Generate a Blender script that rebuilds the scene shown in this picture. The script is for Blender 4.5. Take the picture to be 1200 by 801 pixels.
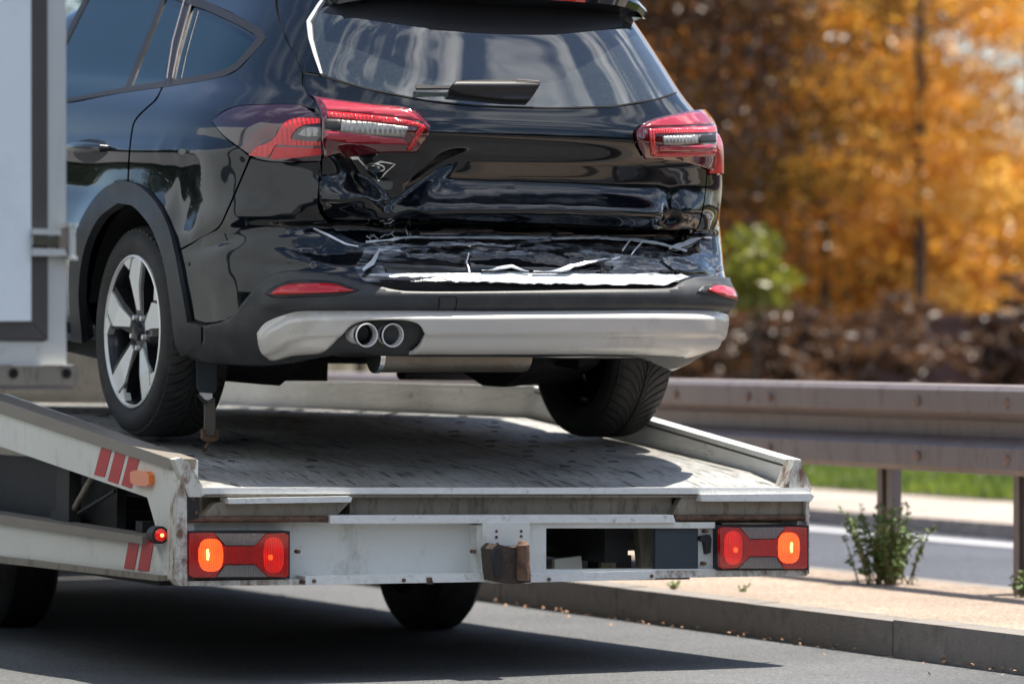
import bpy, bmesh, math, random
import numpy as np
from math import radians, sin, cos, pi, tan
from mathutils import Matrix, Vector, geometry
random.seed(7); np.random.seed(7)
S = bpy.context.scene
for o in list(bpy.data.objects): bpy.data.objects.remove(o)
COL = S.collection
# ------------------------------------------------------------------ camera
F, EYE, HY = 5000.0, 1.01, 396.0          # focal length in pixels of the 1200 px photo, eye height, horizon row
cam_d = bpy.data.cameras.new('camera'); cam = bpy.data.objects.new('camera', cam_d); COL.objects.link(cam)
cam.location = (0, 0, EYE); cam.rotation_euler = (radians(90), 0, 0)
cam_d.sensor_width = 36; cam_d.lens = 36*F/1200.0
cam_d.shift_y = (HY-400.5)/1200.0
cam_d.clip_start = .5; cam_d.clip_end = 3000
cam_d.dof.use_dof = True; cam_d.dof.focus_distance = 12.7; cam_d.dof.aperture_fstop = 2.9
S.camera = cam
# ------------------------------------------------------------------ light
TH = radians(24.7)                         # heading of the road and the tow truck
FW = np.array([-sin(TH), cos(TH), 0]); RT = np.array([cos(TH), sin(TH), 0])
sun_dir = Vector(RT*.30 + FW*.02 + np.array([0, 0, 1.0])).normalized()
W = bpy.data.worlds.new('World'); S.world = W; W.use_nodes = True
wn, wl = W.node_tree.nodes, W.node_tree.links
bg = wn['Background']; bg.inputs['Strength'].default_value = .078
sky = wn.new('ShaderNodeTexSky'); sky.sky_type = 'NISHITA'; sky.sun_disc = False
elev = math.asin(sun_dir.z); sky.sun_elevation = elev; sky.sun_rotation = math.atan2(sun_dir.x, sun_dir.y)
sky.air_density = 1.0; sky.dust_density = .9; sky.ozone_density = 3.0
tc = wn.new('ShaderNodeTexCoord'); mp = wn.new('ShaderNodeMapping'); mp.inputs['Scale'].default_value = (2.3, 3.4, 2.6); mp.inputs['Rotation'].default_value = (0, .25, .5)
cn = wn.new('ShaderNodeTexNoise'); cn.inputs['Scale'].default_value = 1.9; cn.inputs['Detail'].default_value = 9; cn.inputs['Roughness'].default_value = .58; cn.inputs['Distortion'].default_value = .5
cr = wn.new('ShaderNodeValToRGB'); cr.color_ramp.elements[0].position = .50; cr.color_ramp.elements[1].position = .70
cm = wn.new('ShaderNodeMixRGB'); cm.inputs[2].default_value = (16, 16.2, 16.5, 1)
wl.new(tc.outputs['Generated'], mp.inputs[0]); wl.new(mp.outputs[0], cn.inputs['Vector']); wl.new(cn.outputs[0], cr.inputs[0])
dt = wn.new('ShaderNodeVectorMath'); dt.operation = 'DOT_PRODUCT'; dt.inputs[1].default_value = (.75, -.55, .1); wl.new(tc.outputs['Generated'], dt.inputs[0])
dm = wn.new('ShaderNodeMapRange'); dm.inputs['From Min'].default_value = -.75; dm.inputs['From Max'].default_value = .1; wl.new(dt.outputs['Value'], dm.inputs['Value'])   # the cloud field thins out towards the clear side
cx_ = wn.new('ShaderNodeMath'); cx_.operation = 'MULTIPLY'; wl.new(cr.outputs[0], cx_.inputs[0]); wl.new(dm.outputs[0], cx_.inputs[1])
wl.new(cx_.outputs[0], cm.inputs[0]); wl.new(sky.outputs[0], cm.inputs[1]); wl.new(cm.outputs[0], bg.inputs[0])
sl = bpy.data.lights.new('sun', 'SUN'); sl.energy = 4.9; sl.angle = radians(.53); sl.color = (1, .93, .82)
so = bpy.data.objects.new('sun', sl); COL.objects.link(so); so.rotation_euler = sun_dir.to_track_quat('Z', 'Y').to_euler()
S.view_settings.view_transform = 'Standard'; S.view_settings.look = 'None'; S.view_settings.exposure = 1.02; S.view_settings.gamma = 1
S.render.engine = 'CYCLES'
S.cycles.max_bounces = 8; S.cycles.glossy_bounces = 5; S.cycles.caustics_reflective = False; S.cycles.caustics_refractive = False

# ------------------------------------------------------------------ frames
def RZ(a): c, s = cos(a), sin(a); return np.array([[c, -s, 0], [s, c, 0], [0, 0, 1.]])
def RX(a): c, s = cos(a), sin(a); return np.array([[1, 0, 0], [0, c, -s], [0, s, c.real]])
def RY(a): c, s = cos(a), sin(a); return np.array([[c, 0, s], [0, 1., 0], [-s, 0, c]])
class Frame:
    def __init__(s, M, O): s.M, s.O = M, np.array(O, float)
    def mat(s):
        m = Matrix([list(r)+[o] for r, o in zip(s.M, s.O)] + [[0, 0, 0, 1]]); return m
    def ray(s, u, v):
        u = np.asarray(u, float); v = np.asarray(v, float)
        d = np.stack([(u-600)/F, np.ones_like(u), -(v-HY)/F], -1)
        o = (np.array([0, 0, EYE])-s.O)@s.M
        return o, d@s.M
    def at(s, u, v, axis, val):             # photo row/column -> point of this frame on the plane axis = val
        o, d = s.ray(u, v); t = (val-o[axis])/d[axis]; p = o+d*t; return tuple(p)
    def inv(s, P): return (np.array(P)-s.O)@s.M
def road(q, w, z=0): return tuple(RT*q+FW*w+np.array([0, 0, z]))
ROAD = Frame(RZ(TH), (0, 0, 0))            # x = to the right across the road (q), y = along it (w)
TY = 12.35; TOW = Frame(RZ(TH)@RY(radians(.75)), (-.0764*TY, TY, 0))
CM = RZ(radians(26.5))@RX(radians(4.6))@RY(radians(.6))
CAR = Frame(CM, np.array([(153-600)/372., F/372., EYE-(388-HY)/372.]) - CM@np.array([-.8925, 0, .334]))
BY = 10.3; BOX = Frame(RZ(TH), ((78-600)/F*BY, BY, EYE-(457-HY)/F*BY))

# ------------------------------------------------------------------ materials
def newmat(name):
    m = bpy.data.materials.new(name); m.use_nodes = True; return m, m.node_tree.nodes, m.node_tree.links, m.node_tree.nodes['Principled BSDF']
def pmat(name, col, rough=.5, metal=0, var=.12, vscale=6, bump=0, bscale=80, coat=0, spec=.5, dirt=None, dirt_scale=4, dirt_amt=.5, dirt_lo=.5, stretch=(1, 1, 1), emit=None, trans=0, alpha=1, rvar=0):
    m, n, l, b = newmat(name)
    tc = n.new('ShaderNodeTexCoord'); mp = n.new('ShaderNodeMapping'); mp.inputs['Scale'].default_value = stretch; l.new(tc.outputs['Object'], mp.inputs[0])
    no = n.new('ShaderNodeTexNoise'); no.inputs['Scale'].default_value = vscale; no.inputs['Detail'].default_value = 6; l.new(mp.outputs[0], no.inputs['Vector'])
    mx = n.new('ShaderNodeMixRGB'); mx.inputs[1].default_value = tuple(c*(1-var) for c in col)+(1,); mx.inputs[2].default_value = tuple(min(1, c*(1+var)) for c in col)+(1,)
    l.new(no.outputs[0], mx.inputs[0]); out = mx.outputs[0]
    if dirt:
        d = n.new('ShaderNodeTexNoise'); d.inputs['Scale'].default_value = dirt_scale; d.inputs['Detail'].default_value = 10; d.inputs['Roughness'].default_value = .7; l.new(mp.outputs[0], d.inputs['Vector'])
        r = n.new('ShaderNodeValToRGB'); r.color_ramp.elements[0].position = dirt_lo; r.color_ramp.elements[1].position = dirt_lo+.16; r.color_ramp.elements[1].color = (dirt_amt,)*3+(1,)
        l.new(d.outputs[0], r.inputs[0]); m2 = n.new('ShaderNodeMixRGB'); m2.inputs[2].default_value = tuple(dirt)+(1,)
        l.new(r.outputs[0], m2.inputs[0]); l.new(out, m2.inputs[1]); out = m2.outputs[0]
    l.new(out, b.inputs['Base Color'])
    b.inputs['Roughness'].default_value = rough; b.inputs['Metallic'].default_value = metal; b.inputs['Coat Weight'].default_value = coat; b.inputs['Coat Roughness'].default_value = .03
    b.inputs['Specular IOR Level'].default_value = spec; b.inputs['Transmission Weight'].default_value = trans; b.inputs['Alpha'].default_value = alpha
    if rvar:
        rr = n.new('ShaderNodeMapRange'); rr.inputs['To Min'].default_value = max(0.02, rough-rvar); rr.inputs['To Max'].default_value = rough+rvar
        l.new(no.outputs[0], rr.inputs['Value']); l.new(rr.outputs[0], b.inputs['Roughness'])
    if bump:
        bn = n.new('ShaderNodeTexNoise'); bn.inputs['Scale'].default_value = bscale; bn.inputs['Detail'].default_value = 5; l.new(mp.outputs[0], bn.inputs['Vector'])
        bb = n.new('ShaderNodeBump'); bb.inputs['Strength'].default_value = bump; bb.inputs['Distance'].default_value = .01; l.new(bn.outputs[0], bb.inputs['Height']); l.new(bb.outputs[0], b.inputs['Normal'])
    if emit: b.inputs['Emission Color'].default_value = tuple(emit[:3])+(1,); b.inputs['Emission Strength'].default_value = emit[3]
    return m
M = {}
M['paint'] = pmat('car_paint', (.0028, .0045, .007), .12, 0, .3, 3, coat=1, spec=.12, dirt=(.10, .10, .10), dirt_scale=160, dirt_amt=.22, dirt_lo=.70)
M['crushed'] = pmat('scraped_paint', (.014, .017, .021), .16, .15, .5, 9, coat=1, dirt=(.50, .54, .60), dirt_scale=13, dirt_amt=.8, dirt_lo=.50, stretch=(.7, .7, 5), bump=.12, bscale=60, rvar=.08)
M['metal_raw'] = pmat('torn_bare_metal', (.75, .77, .8), .3, .3, .25, 14, bump=.5, bscale=30, dirt=(.15, .15, .16), dirt_scale=18, dirt_amt=.7, dirt_lo=.6)
M['torn_white'] = pmat('torn_white_plastic', (.50, .54, .58), .45, 0, .25, 20, bump=.7, bscale=60, dirt=(.05, .06, .08), dirt_scale=26, dirt_amt=.8, dirt_lo=.56, stretch=(.5, .5, 2))
M['inner'] = pmat('inner_flange', (.012, .013, .015), .28, .2, .4, 12, coat=.5, dirt=(.10, .09, .08), dirt_scale=14, dirt_amt=.6, dirt_lo=.55)
M['glass'] = pmat('dark_tinted_glass', (.002, .014, .022), .03, 0, .1, 3, coat=0, spec=.5)
M['rglass'] = pmat('rear_window_glass', (.022, .030, .034), .035, 0, .08, 2, coat=1, spec=1.0, dirt=(.20, .20, .20), dirt_scale=140, dirt_amt=.10, dirt_lo=.45)
M['trim'] = pmat('black_trim', (.014, .014, .016), .52, 0, .2, 10)
M['clad'] = pmat('grey_plastic_cladding', (.028, .031, .034), .46, 0, .25, 5, bump=.12, bscale=900, dirt=(.10, .095, .085), dirt_scale=10, dirt_amt=.3, dirt_lo=.5, rvar=.06)
M['skid'] = pmat('silver_skid_paint', (.60, .575, .53), .36, .12, .08, 5, dirt=(.28, .24, .18), dirt_scale=5, dirt_amt=.45, dirt_lo=.55, coat=.2)
M['chrome'] = pmat('chrome', (.8, .8, .8), .12, 1, .05)
M['dullmetal'] = pmat('dull_steel', (.25, .22, .18), .42, .8, .3, 14, bump=.2, bscale=60, dirt=(.16, .09, .05), dirt_scale=7, dirt_amt=.6, dirt_lo=.5)
M['rubber'] = pmat('tyre_rubber', (.018, .018, .018), .72, 0, .25, 20, bump=.15, bscale=120, dirt=(.05, .047, .042), dirt_scale=10, dirt_amt=.5, dirt_lo=.5)
M['groove'] = pmat('tyre_groove', (.006, .006, .006), .9)
M['rim_dark'] = pmat('rim_dark_paint', (.015, .016, .018), .3, .3, .2, 10, coat=.3)
M['rim_bright'] = pmat('rim_machined_face', (.82, .82, .80), .38, .35, .08, 14)
M['red_deep'] = pmat('lamp_deep_red', (.085, .002, .006), .08, 0, .2, 8, coat=1, spec=.8)
M['plum'] = pmat('lamp_plum_tint', (.020, .003, .007), .08, 0, .2, 8, coat=1, spec=.8)
M['red_hot'] = pmat('lamp_bright_red', (.58, .003, .006), .12, 0, .15, 20, coat=1)
M['red_pink'] = pmat('lamp_pale_red', (.36, .018, .035), .12, 0, .12, 20, coat=1, stretch=(1, 1, 8))
M['led'] = pmat('lamp_clear_reflector', (.30, .285, .26), .2, .4, .5, 120, coat=1, stretch=(1, 1, .3), bump=.6, bscale=110)
M['refl'] = pmat('red_reflector', (.50, .006, .010), .25, 0, .15, 60, coat=.6)
M['void'] = pmat('dark_void', (.003, .003, .003), .9)
M['under'] = pmat('underbody', (.010, .010, .010), .75, 0, .3, 10, bump=.3, bscale=30)
M['white'] = pmat('truck_white_paint', (.70, .71, .67), .42, 0, .08, 5, bump=.08, bscale=40, dirt=(.27, .22, .16), dirt_scale=9, dirt_amt=.55, dirt_lo=.55, rvar=.08, stretch=(1, 1, .5))
M['rustwhite'] = pmat('chipped_white_paint', (.62, .61, .56), .55, 0, .15, 9, bump=.4, bscale=50, dirt=(.15, .065, .03), dirt_scale=24, dirt_amt=.95, dirt_lo=.465, stretch=(1, 1, .55))
M['lipwhite'] = pmat('scratched_lip_paint', (.74, .75, .73), .5, 0, .12, 30, bump=.4, bscale=60, dirt=(.10, .08, .06), dirt_scale=34, dirt_amt=.8, dirt_lo=.585, stretch=(1, .35, 1))
M['beam'] = pmat('weathered_beige_steel', (.25, .225, .18), .55, .1, .25, 12, bump=.3, bscale=50, dirt=(.09, .07, .05), dirt_scale=30, dirt_amt=.8, dirt_lo=.5, stretch=(1.4, 1, .4))
M['topflange'] = pmat('taupe_flange', (.24, .215, .185), .45, .2, .15, 8, dirt=(.42, .40, .37), dirt_scale=12, dirt_amt=.5, dirt_lo=.6, stretch=(4, .6, 4))
M['rust'] = pmat('rusty_steel', (.17, .10, .065), .8, .2, .45, 18, bump=.6, bscale=60, dirt=(.03, .02, .018), dirt_scale=22, dirt_amt=.8, dirt_lo=.48)
M['darksteel'] = pmat('dark_chassis_steel', (.022, .022, .024), .6, .3, .3, 9, bump=.2)
M['alu'] = pmat('aluminium_profile', (.55, .57, .56), .42, .55, .08, 4, bump=.1, bscale=20, dirt=(.30, .30, .29), dirt_scale=6, dirt_amt=.4, dirt_lo=.55, stretch=(6, 6, .6))
M['boxwhite'] = pmat('box_door_paint', (.80, .86, .88), .35, 0, .05, 2, coat=.2, dirt=(.5, .55, .58), dirt_scale=2, dirt_amt=.4, dirt_lo=.5)
M['gasket'] = pmat('rubber_gasket', (.06, .055, .052), .55, 0, .2, 6)
M['tape_red'] = pmat('red_stripe_film', (.50, .02, .025), .4, 0, .1, 12, dirt=(.25, .03, .03), dirt_scale=30, dirt_amt=.6, dirt_lo=.62)
M['amber'] = pmat('amber_lens', (.62, .13, .005), .18, 0, .2, 60, coat=1, emit=(1, .22, .01, .05))
M['lamp_red'] = pmat('truck_lamp_red', (.30, .004, .006), .2, 0, .2, 60, coat=1, bump=.4, bscale=200, emit=(1, .01, .01, .05))
M['lamp_lit'] = pmat('truck_lamp_lit_red', (.55, .008, .008), .2, 0, .1, 60, coat=1, bump=.4, bscale=200, emit=(1, .015, .01, .24))
M['lamp_glow'] = pmat('truck_lamp_lit_orange', (1, .12, .02), .2, 0, .1, 60, coat=1, bump=.4, bscale=200, emit=(1, .085, .012, .85))
M['lamp_core'] = pmat('truck_lamp_filament', (1, .5, .1), .2, emit=(1, .45, .10, 3.0))
M['lamp_clear'] = pmat('truck_lamp_clear', (.16, .15, .15), .15, 0, .35, 90, coat=1, stretch=(3, 3, .2), bump=.8, bscale=60)
M['webbing'] = pmat('grey_webbing', (.16, .145, .125), .85, 0, .2, 20, bump=.5, bscale=240, stretch=(3, 3, .6))
M['blueflap'] = pmat('slate_blue_rubber', (.028, .040, .052), .6, 0, .2, 12)
M['galv'] = pmat('weathered_galvanised_steel', (.27, .235, .23), .48, .35, .16, 6, bump=.12, bscale=40, dirt=(.13, .09, .08), dirt_scale=14, dirt_amt=.55, dirt_lo=.52, stretch=(1, 1, .4))
M['bolt'] = pmat('old_bolt', (.32, .22, .18), .5, .5, .2, 30)
M['kerbstone'] = pmat('kerb_concrete', (.22, .20, .18), .9, 0, .2, 14, bump=.5, bscale=90, dirt=(.10, .09, .08), dirt_scale=8, dirt_amt=.6, dirt_lo=.5)
M['leaf_weed'] = pmat('weed_leaf', (.10, .16, .035), .55, 0, .5, 30)
M['stem'] = pmat('weed_stem', (.16, .13, .05), .7)
M['bark'] = pmat('bark', (.10, .075, .06), .9, 0, .4, 12, bump=.8, bscale=14)
M['wall'] = pmat('mauve_rendered_wall', (.26, .15, .15), .85, 0, .15, 3, bump=.3, dirt=(.17, .10, .10), dirt_scale=1.4, dirt_amt=.6, dirt_lo=.5)
M['pale_wall'] = pmat('pale_lilac_render', (.62, .58, .66), .8, 0, .06, 3)
M['dead_leaf'] = pmat('dry_leaf', (.38, .22, .13), .8, 0, .5, 30)
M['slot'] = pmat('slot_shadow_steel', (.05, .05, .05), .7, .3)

def ribs(m, axis='X', scale=60, lo=.25, hi=1.6):   # moulded ribs of a lamp lens: they gather the bulb's light into bright and dim lines
    n, l = m.node_tree.nodes, m.node_tree.links; b = n['Principled BSDF']; s0 = b.inputs['Emission Strength'].default_value
    tc = n.new('ShaderNodeTexCoord'); w = n.new('ShaderNodeTexWave'); w.bands_direction = axis; w.inputs['Scale'].default_value = scale; w.inputs['Distortion'].default_value = .6; l.new(tc.outputs['Object'], w.inputs['Vector'])
    no = n.new('ShaderNodeTexNoise'); no.inputs['Scale'].default_value = 26; l.new(tc.outputs['Object'], no.inputs['Vector'])
    mu = n.new('ShaderNodeMath'); mu.operation = 'MULTIPLY'; l.new(w.outputs['Fac'], mu.inputs[0]); l.new(no.outputs[0], mu.inputs[1])
    mr = n.new('ShaderNodeMapRange'); mr.inputs['From Max'].default_value = .55; mr.inputs['To Min'].default_value = s0*lo; mr.inputs['To Max'].default_value = s0*hi; l.new(mu.outputs[0], mr.inputs['Value']); l.new(mr.outputs[0], b.inputs['Emission Strength'])
    bb = n.new('ShaderNodeBump'); bb.inputs['Strength'].default_value = .8; bb.inputs['Distance'].default_value = .003; l.new(w.outputs['Fac'], bb.inputs['Height']); l.new(bb.outputs[0], b.inputs['Normal'])
for k_ in ('lamp_red', 'lamp_lit', 'lamp_glow'): ribs(M[k_])
ribs(M['lamp_clear'], 'X', 40); ribs(M['led'], 'X', 22); ribs(M['red_hot'], 'X', 30)
def leafmat(name, col, col2):
    m, n, l, b = newmat(name); n.remove(b); out = n['Material Output']
    g = n.new('ShaderNodeTexNoise'); g.inputs['Scale'].default_value = 1.3; g.inputs['Detail'].default_value = 4
    tc = n.new('ShaderNodeTexCoord'); l.new(tc.outputs['Object'], g.inputs['Vector'])
    r = n.new('ShaderNodeValToRGB'); r.color_ramp.elements[0].position = .35; r.color_ramp.elements[1].position = .65; r.color_ramp.elements[0].color = col+(1,); r.color_ramp.elements[1].color = col2+(1,)
    l.new(g.outputs[0], r.inputs[0])
    d = n.new('ShaderNodeBsdfDiffuse'); t = n.new('ShaderNodeBsdfTranslucent'); gl = n.new('ShaderNodeBsdfGlossy'); gl.inputs['Roughness'].default_value = .4
    l.new(r.outputs[0], d.inputs[0]); l.new(r.outputs[0], t.inputs[0])
    a = n.new('ShaderNodeMixShader'); a.inputs[0].default_value = .55; l.new(d.outputs[0], a.inputs[1]); l.new(t.outputs[0], a.inputs[2])
    c = n.new('ShaderNodeMixShader'); c.inputs[0].default_value = .06; l.new(a.outputs[0], c.inputs[1]); l.new(gl.outputs[0], c.inputs[2]); l.new(c.outputs[0], out.inputs[0]); return m
M['leaf_glow_gold'] = leafmat('glow_tinted_gold_leaves', (.88, .42, .05), (.98, .64, .13))  # warm glow of the sun flare put into the leaf colour
M['leaf_glow_amber'] = leafmat('glow_tinted_amber_leaves', (.50, .23, .03), (.84, .42, .055))  # same flare glow, weaker, put into the amber leaf colour
M['leaf_olive'] = leafmat('olive_leaves', (.12, .085, .013), (.30, .19, .028))
M['leaf_rust'] = leafmat('russet_leaves', (.07, .035, .022), (.15, .075, .035))
M['leaf_green'] = leafmat('fresh_green_leaves', (.12, .15, .015), (.30, .30, .03))
M['leaf_dark'] = leafmat('dark_green_leaves', (.015, .028, .010), (.04, .065, .018))
M['grass'] = leafmat('grass_blades', (.10, .16, .02), (.24, .32, .04))

def asphalt(name, base, fine=420, contrast=.5):
    m, n, l, b = newmat(name); tc = n.new('ShaderNodeTexCoord')
    v = n.new('ShaderNodeTexVoronoi'); v.inputs['Scale'].default_value = fine*.35; l.new(tc.outputs['Object'], v.inputs['Vector'])
    g = n.new('ShaderNodeTexNoise'); g.inputs['Scale'].default_value = fine; g.inputs['Detail'].default_value = 4; l.new(tc.outputs['Object'], g.inputs['Vector'])
    big = n.new('ShaderNodeTexNoise'); big.inputs['Scale'].default_value = 1.1; big.inputs['Detail'].default_value = 6; l.new(tc.outputs['Object'], big.inputs['Vector'])
    r = n.new('ShaderNodeValToRGB'); e = r.color_ramp.elements; e[0].position = .3; e[1].position = .75
    e[0].color = tuple(c*(1-contrast) for c in base)+(1,); e[1].color = tuple(c*(1+contrast*2.2) for c in base)+(1,)
    l.new(g.outputs[0], r.inputs[0]); mx = n.new('ShaderNodeMixRGB'); mx.blend_type = 'MULTIPLY'; mx.inputs[0].default_value = .6
    mr = n.new('ShaderNodeMapRange'); mr.inputs['From Min'].default_value = .3; mr.inputs['From Max'].default_value = .7; mr.inputs['To Min'].default_value = .6; mr.inputs['To Max'].default_value = 1.35; l.new(big.outputs[0], mr.inputs['Value'])
    l.new(r.outputs[0], mx.inputs[1]); l.new(mr.outputs[0], mx.inputs[2])
    vm = n.new('ShaderNodeMixRGB'); vm.blend_type = 'OVERLAY'; vm.inputs[0].default_value = .55; l.new(mx.outputs[0], vm.inputs[1]); l.new(v.outputs['Color'], vm.inputs[2])
    bw = n.new('ShaderNodeRGBToBW'); l.new(v.outputs['Color'], bw.inputs[0]); l.new(bw.outputs[0], vm.inputs[2])
    l.new(vm.outputs[0], b.inputs['Base Color']); b.inputs['Roughness'].default_value = .82
    bb = n.new('ShaderNodeBump'); bb.inputs['Strength'].default_value = .7; bb.inputs['Distance'].default_value = .006; l.new(g.outputs[0], bb.inputs['Height']); l.new(bb.outputs[0], b.inputs['Normal'])
    return m
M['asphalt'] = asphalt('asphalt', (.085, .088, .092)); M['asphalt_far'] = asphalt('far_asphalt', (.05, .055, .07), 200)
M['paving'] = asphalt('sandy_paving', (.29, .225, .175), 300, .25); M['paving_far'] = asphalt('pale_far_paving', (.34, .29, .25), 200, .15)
M['soil'] = asphalt('earth', (.07, .06, .035), 20, .4)

def deckmat():
    m, n, l, b = newmat('worn_deck_steel'); tc = n.new('ShaderNodeTexCoord')
    def noise(sc, st, det=8, ro=.6):
        mp = n.new('ShaderNodeMapping'); mp.inputs['Scale'].default_value = st; l.new(tc.outputs['Object'], mp.inputs[0])
        t = n.new('ShaderNodeTexNoise'); t.inputs['Scale'].default_value = sc; t.inputs['Detail'].default_value = det; t.inputs['Roughness'].default_value = ro; l.new(mp.outputs[0], t.inputs['Vector']); return t.outputs[0]
    def ramp(s, a, c, c0, c1):
        r = n.new('ShaderNodeValToRGB'); r.color_ramp.elements[0].position = a; r.color_ramp.elements[1].position = c; r.color_ramp.elements[0].color = c0; r.color_ramp.elements[1].color = c1; l.new(s, r.inputs[0]); return r.outputs[0]
    base = ramp(noise(5, (1, 1, 1)), .3, .7, (.62, .62, .60, 1), (.80, .80, .78, 1))
    def mul(a, c, f=1):
        x = n.new('ShaderNodeMixRGB'); x.blend_type = 'MULTIPLY'; x.inputs[0].default_value = f; l.new(a, x.inputs[1]); l.new(c, x.inputs[2]); return x.outputs[0]
    w = (1, 1, 1, 1)
    c = mul(base, ramp(noise(7, (6, .7, 1), 6, .55), .34, .40, (.12, .12, .12, 1), w), .6)
    c = mul(c, ramp(noise(22, (3, .8, 1)), .36, .5, (.45, .44, .43, 1), w), .5)
    c = mul(c, ramp(noise(10, (5, .55, 1), 4, .5), .60, .64, w, (.16, .16, .16, 1)), .75)
    c = mul(c, ramp(noise(2.2, (1, 1, 1), 5, .6), .35, .6, (.62, .60, .57, 1), w), .8)
    l.new(c, b.inputs['Base Color']); b.inputs['Roughness'].default_value = .5; b.inputs['Metallic'].default_value = .15
    bb = n.new('ShaderNodeBump'); bb.inputs['Strength'].default_value = .35; bb.inputs['Distance'].default_value = .004; l.new(noise(30, (1, 1, 1)), bb.inputs['Height']); l.new(bb.outputs[0], b.inputs['Normal'])
    return m
M['deck'] = deckmat()

# ------------------------------------------------------------------ object helpers
def tag(o, label=None, cat=None, group=None, kind=None):
    for k, v in (('label', label), ('category', cat), ('group', group), ('kind', kind)):
        if v: o[k] = v
    return o
def thing(name, label, cat, frame=None, loc=None, group=None):
    o = bpy.data.objects.new(name, None); COL.objects.link(o); o.empty_display_size = .2
    if frame is not None: o.matrix_world = frame.mat()
    if loc is not None: o.location = loc
    return tag(o, label, cat, group)
def link(name, me, mat, parent=None, smooth=False):
    if mat is not None: me.materials.append(mat)
    o = bpy.data.objects.new(name, me); COL.objects.link(o)
    if parent is not None: o.parent = parent
    if smooth:
        me.polygons.foreach_set('use_smooth', [True]*len(me.polygons))
    return o
def pyd(name, vs, fs, mat, parent=None, smooth=False):
    me = bpy.data.meshes.new(name); me.from_pydata([tuple(map(float, v)) for v in vs], [], [tuple(f) for f in fs]); me.update(); return link(name, me, mat, parent, smooth)
def bmobj(name, bm, mat, parent=None, bevel=0, smooth=False, seg=1):
    if bevel: 
        es = [e for e in bm.edges if len(e.link_faces) == 2 and e.calc_face_angle(0) > .5]
        bmesh.ops.bevel(bm, geom=es, offset=bevel, segments=seg, affect='EDGES', clamp_overlap=True)
    bmesh.ops.recalc_face_normals(bm, faces=bm.faces)
    me = bpy.data.meshes.new(name); bm.to_mesh(me); bm.free(); o = link(name, me, mat, parent, smooth)
    if smooth: me.set_sharp_from_angle(angle=radians(38))
    return o
def add_prism(bm, A, B):                    # A, B: matching rings of 3-D points
    a = [bm.verts.new(p) for p in A]; b = [bm.verts.new(p) for p in B]; n = len(a)
    bm.faces.new(a); bm.faces.new(b[::-1])
    for i in range(n): bm.faces.new((a[i], b[i], b[(i+1) % n], a[(i+1) % n]))
def add_box(bm, x0, x1, y0, y1, z0, z1):
    A = [(x0, y0, z0), (x1, y0, z0), (x1, y0, z1), (x0, y0, z1)]; add_prism(bm, A, [(x, y1, z) for x, y, z in A])
def box(name, x0, x1, y0, y1, z0, z1, mat, parent, bevel=.003):
    bm = bmesh.new(); add_box(bm, x0, x1, y0, y1, z0, z1); return bmobj(name, bm, mat, parent, bevel)
def add_tube(bm, pts, r, seg=10, cap=True):
    pts = [Vector(p) for p in pts]; rings = []
    rr = r if isinstance(r, (list, tuple)) else [r]*len(pts)
    for i, p in enumerate(pts):
        t = (pts[min(i+1, len(pts)-1)]-pts[max(i-1, 0)]).normalized(); u = t.orthogonal().normalized() if i == 0 else (u-t*u.dot(t)).normalized(); v = t.cross(u)
        rings.append([bm.verts.new(p+(u*cos(a)+v*sin(a))*rr[i]) for a in [2*pi*k/seg for k in range(seg)]])
    for a, b in zip(rings[:-1], rings[1:]):
        for k in range(seg): bm.faces.new((a[k], a[(k+1) % seg], b[(k+1) % seg], b[k]))
    if cap: bm.faces.new(rings[0][::-1]); bm.faces.new(rings[-1])
def tube(name, pts, r, mat, parent, seg=12):
    bm = bmesh.new(); add_tube(bm, pts, r, seg); return bmobj(name, bm, mat, parent, smooth=True)
def add_lathe(bm, prof, axis_pt=(0, 0, 0), seg=48):      # prof: (x along axle, radius); axle = local x
    rings = [[bm.verts.new((axis_pt[0]+x, axis_pt[1]+r*cos(2*pi*k/seg), axis_pt[2]+r*sin(2*pi*k/seg))) for k in range(seg)] for x, r in prof]
    for a, b in zip(rings[:-1], rings[1:]):
        for k in range(seg): bm.faces.new((a[k], a[(k+1) % seg], b[(k+1) % seg], b[k]))
    return rings
def smoothpoly(P, closed=True, step=4.0):
    P = np.array(P, float); n = len(P); out = []
    for i in range(n if closed else n-1):
        p0, p1, p2, p3 = (P[(i-1) % n], P[i], P[(i+1) % n], P[(i+2) % n])
        k = max(1, int(np.hypot(*(p2-p1))/step))
        for j in range(k):
            out.append(p1+(p2-p1)*(j/k))
    if not closed: out.append(P[-1])
    return np.array(out)
def catmull(P, step=4.0, corner=50):        # rounds gentle bends, keeps sharp corners
    P = np.array(P, float); n = len(P); out = []
    def ang(i):
        a = P[i]-P[(i-1) % n]; b = P[(i+1) % n]-P[i]; c = np.dot(a, b)/(np.hypot(*a)*np.hypot(*b)+1e-9); return math.degrees(math.acos(max(-1, min(1, c))))
    A = [ang(i) for i in range(n)]
    for i in range(n):
        p1, p2 = P[i], P[(i+1) % n]; L = np.hypot(*(p2-p1))
        m1 = (p2-p1) if A[i] > corner else (p2-P[(i-1) % n])/2; m2 = (p2-p1) if A[(i+1) % n] > corner else (P[(i+2) % n]-p1)/2
        for m in (0, 1):
            v = (m1, m2)[m]; l = np.hypot(*v)
            if l > L: v = v*L/l
            if m == 0: m1 = v
            else: m2 = v
        k = max(1, int(L/step))
        for j in range(k):
            t = j/k; out.append((2*t**3-3*t**2+1)*p1+(t**3-2*t**2+t)*m1+(-2*t**3+3*t**2)*p2+(t**3-t**2)*m2)
    return np.array(out)

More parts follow.
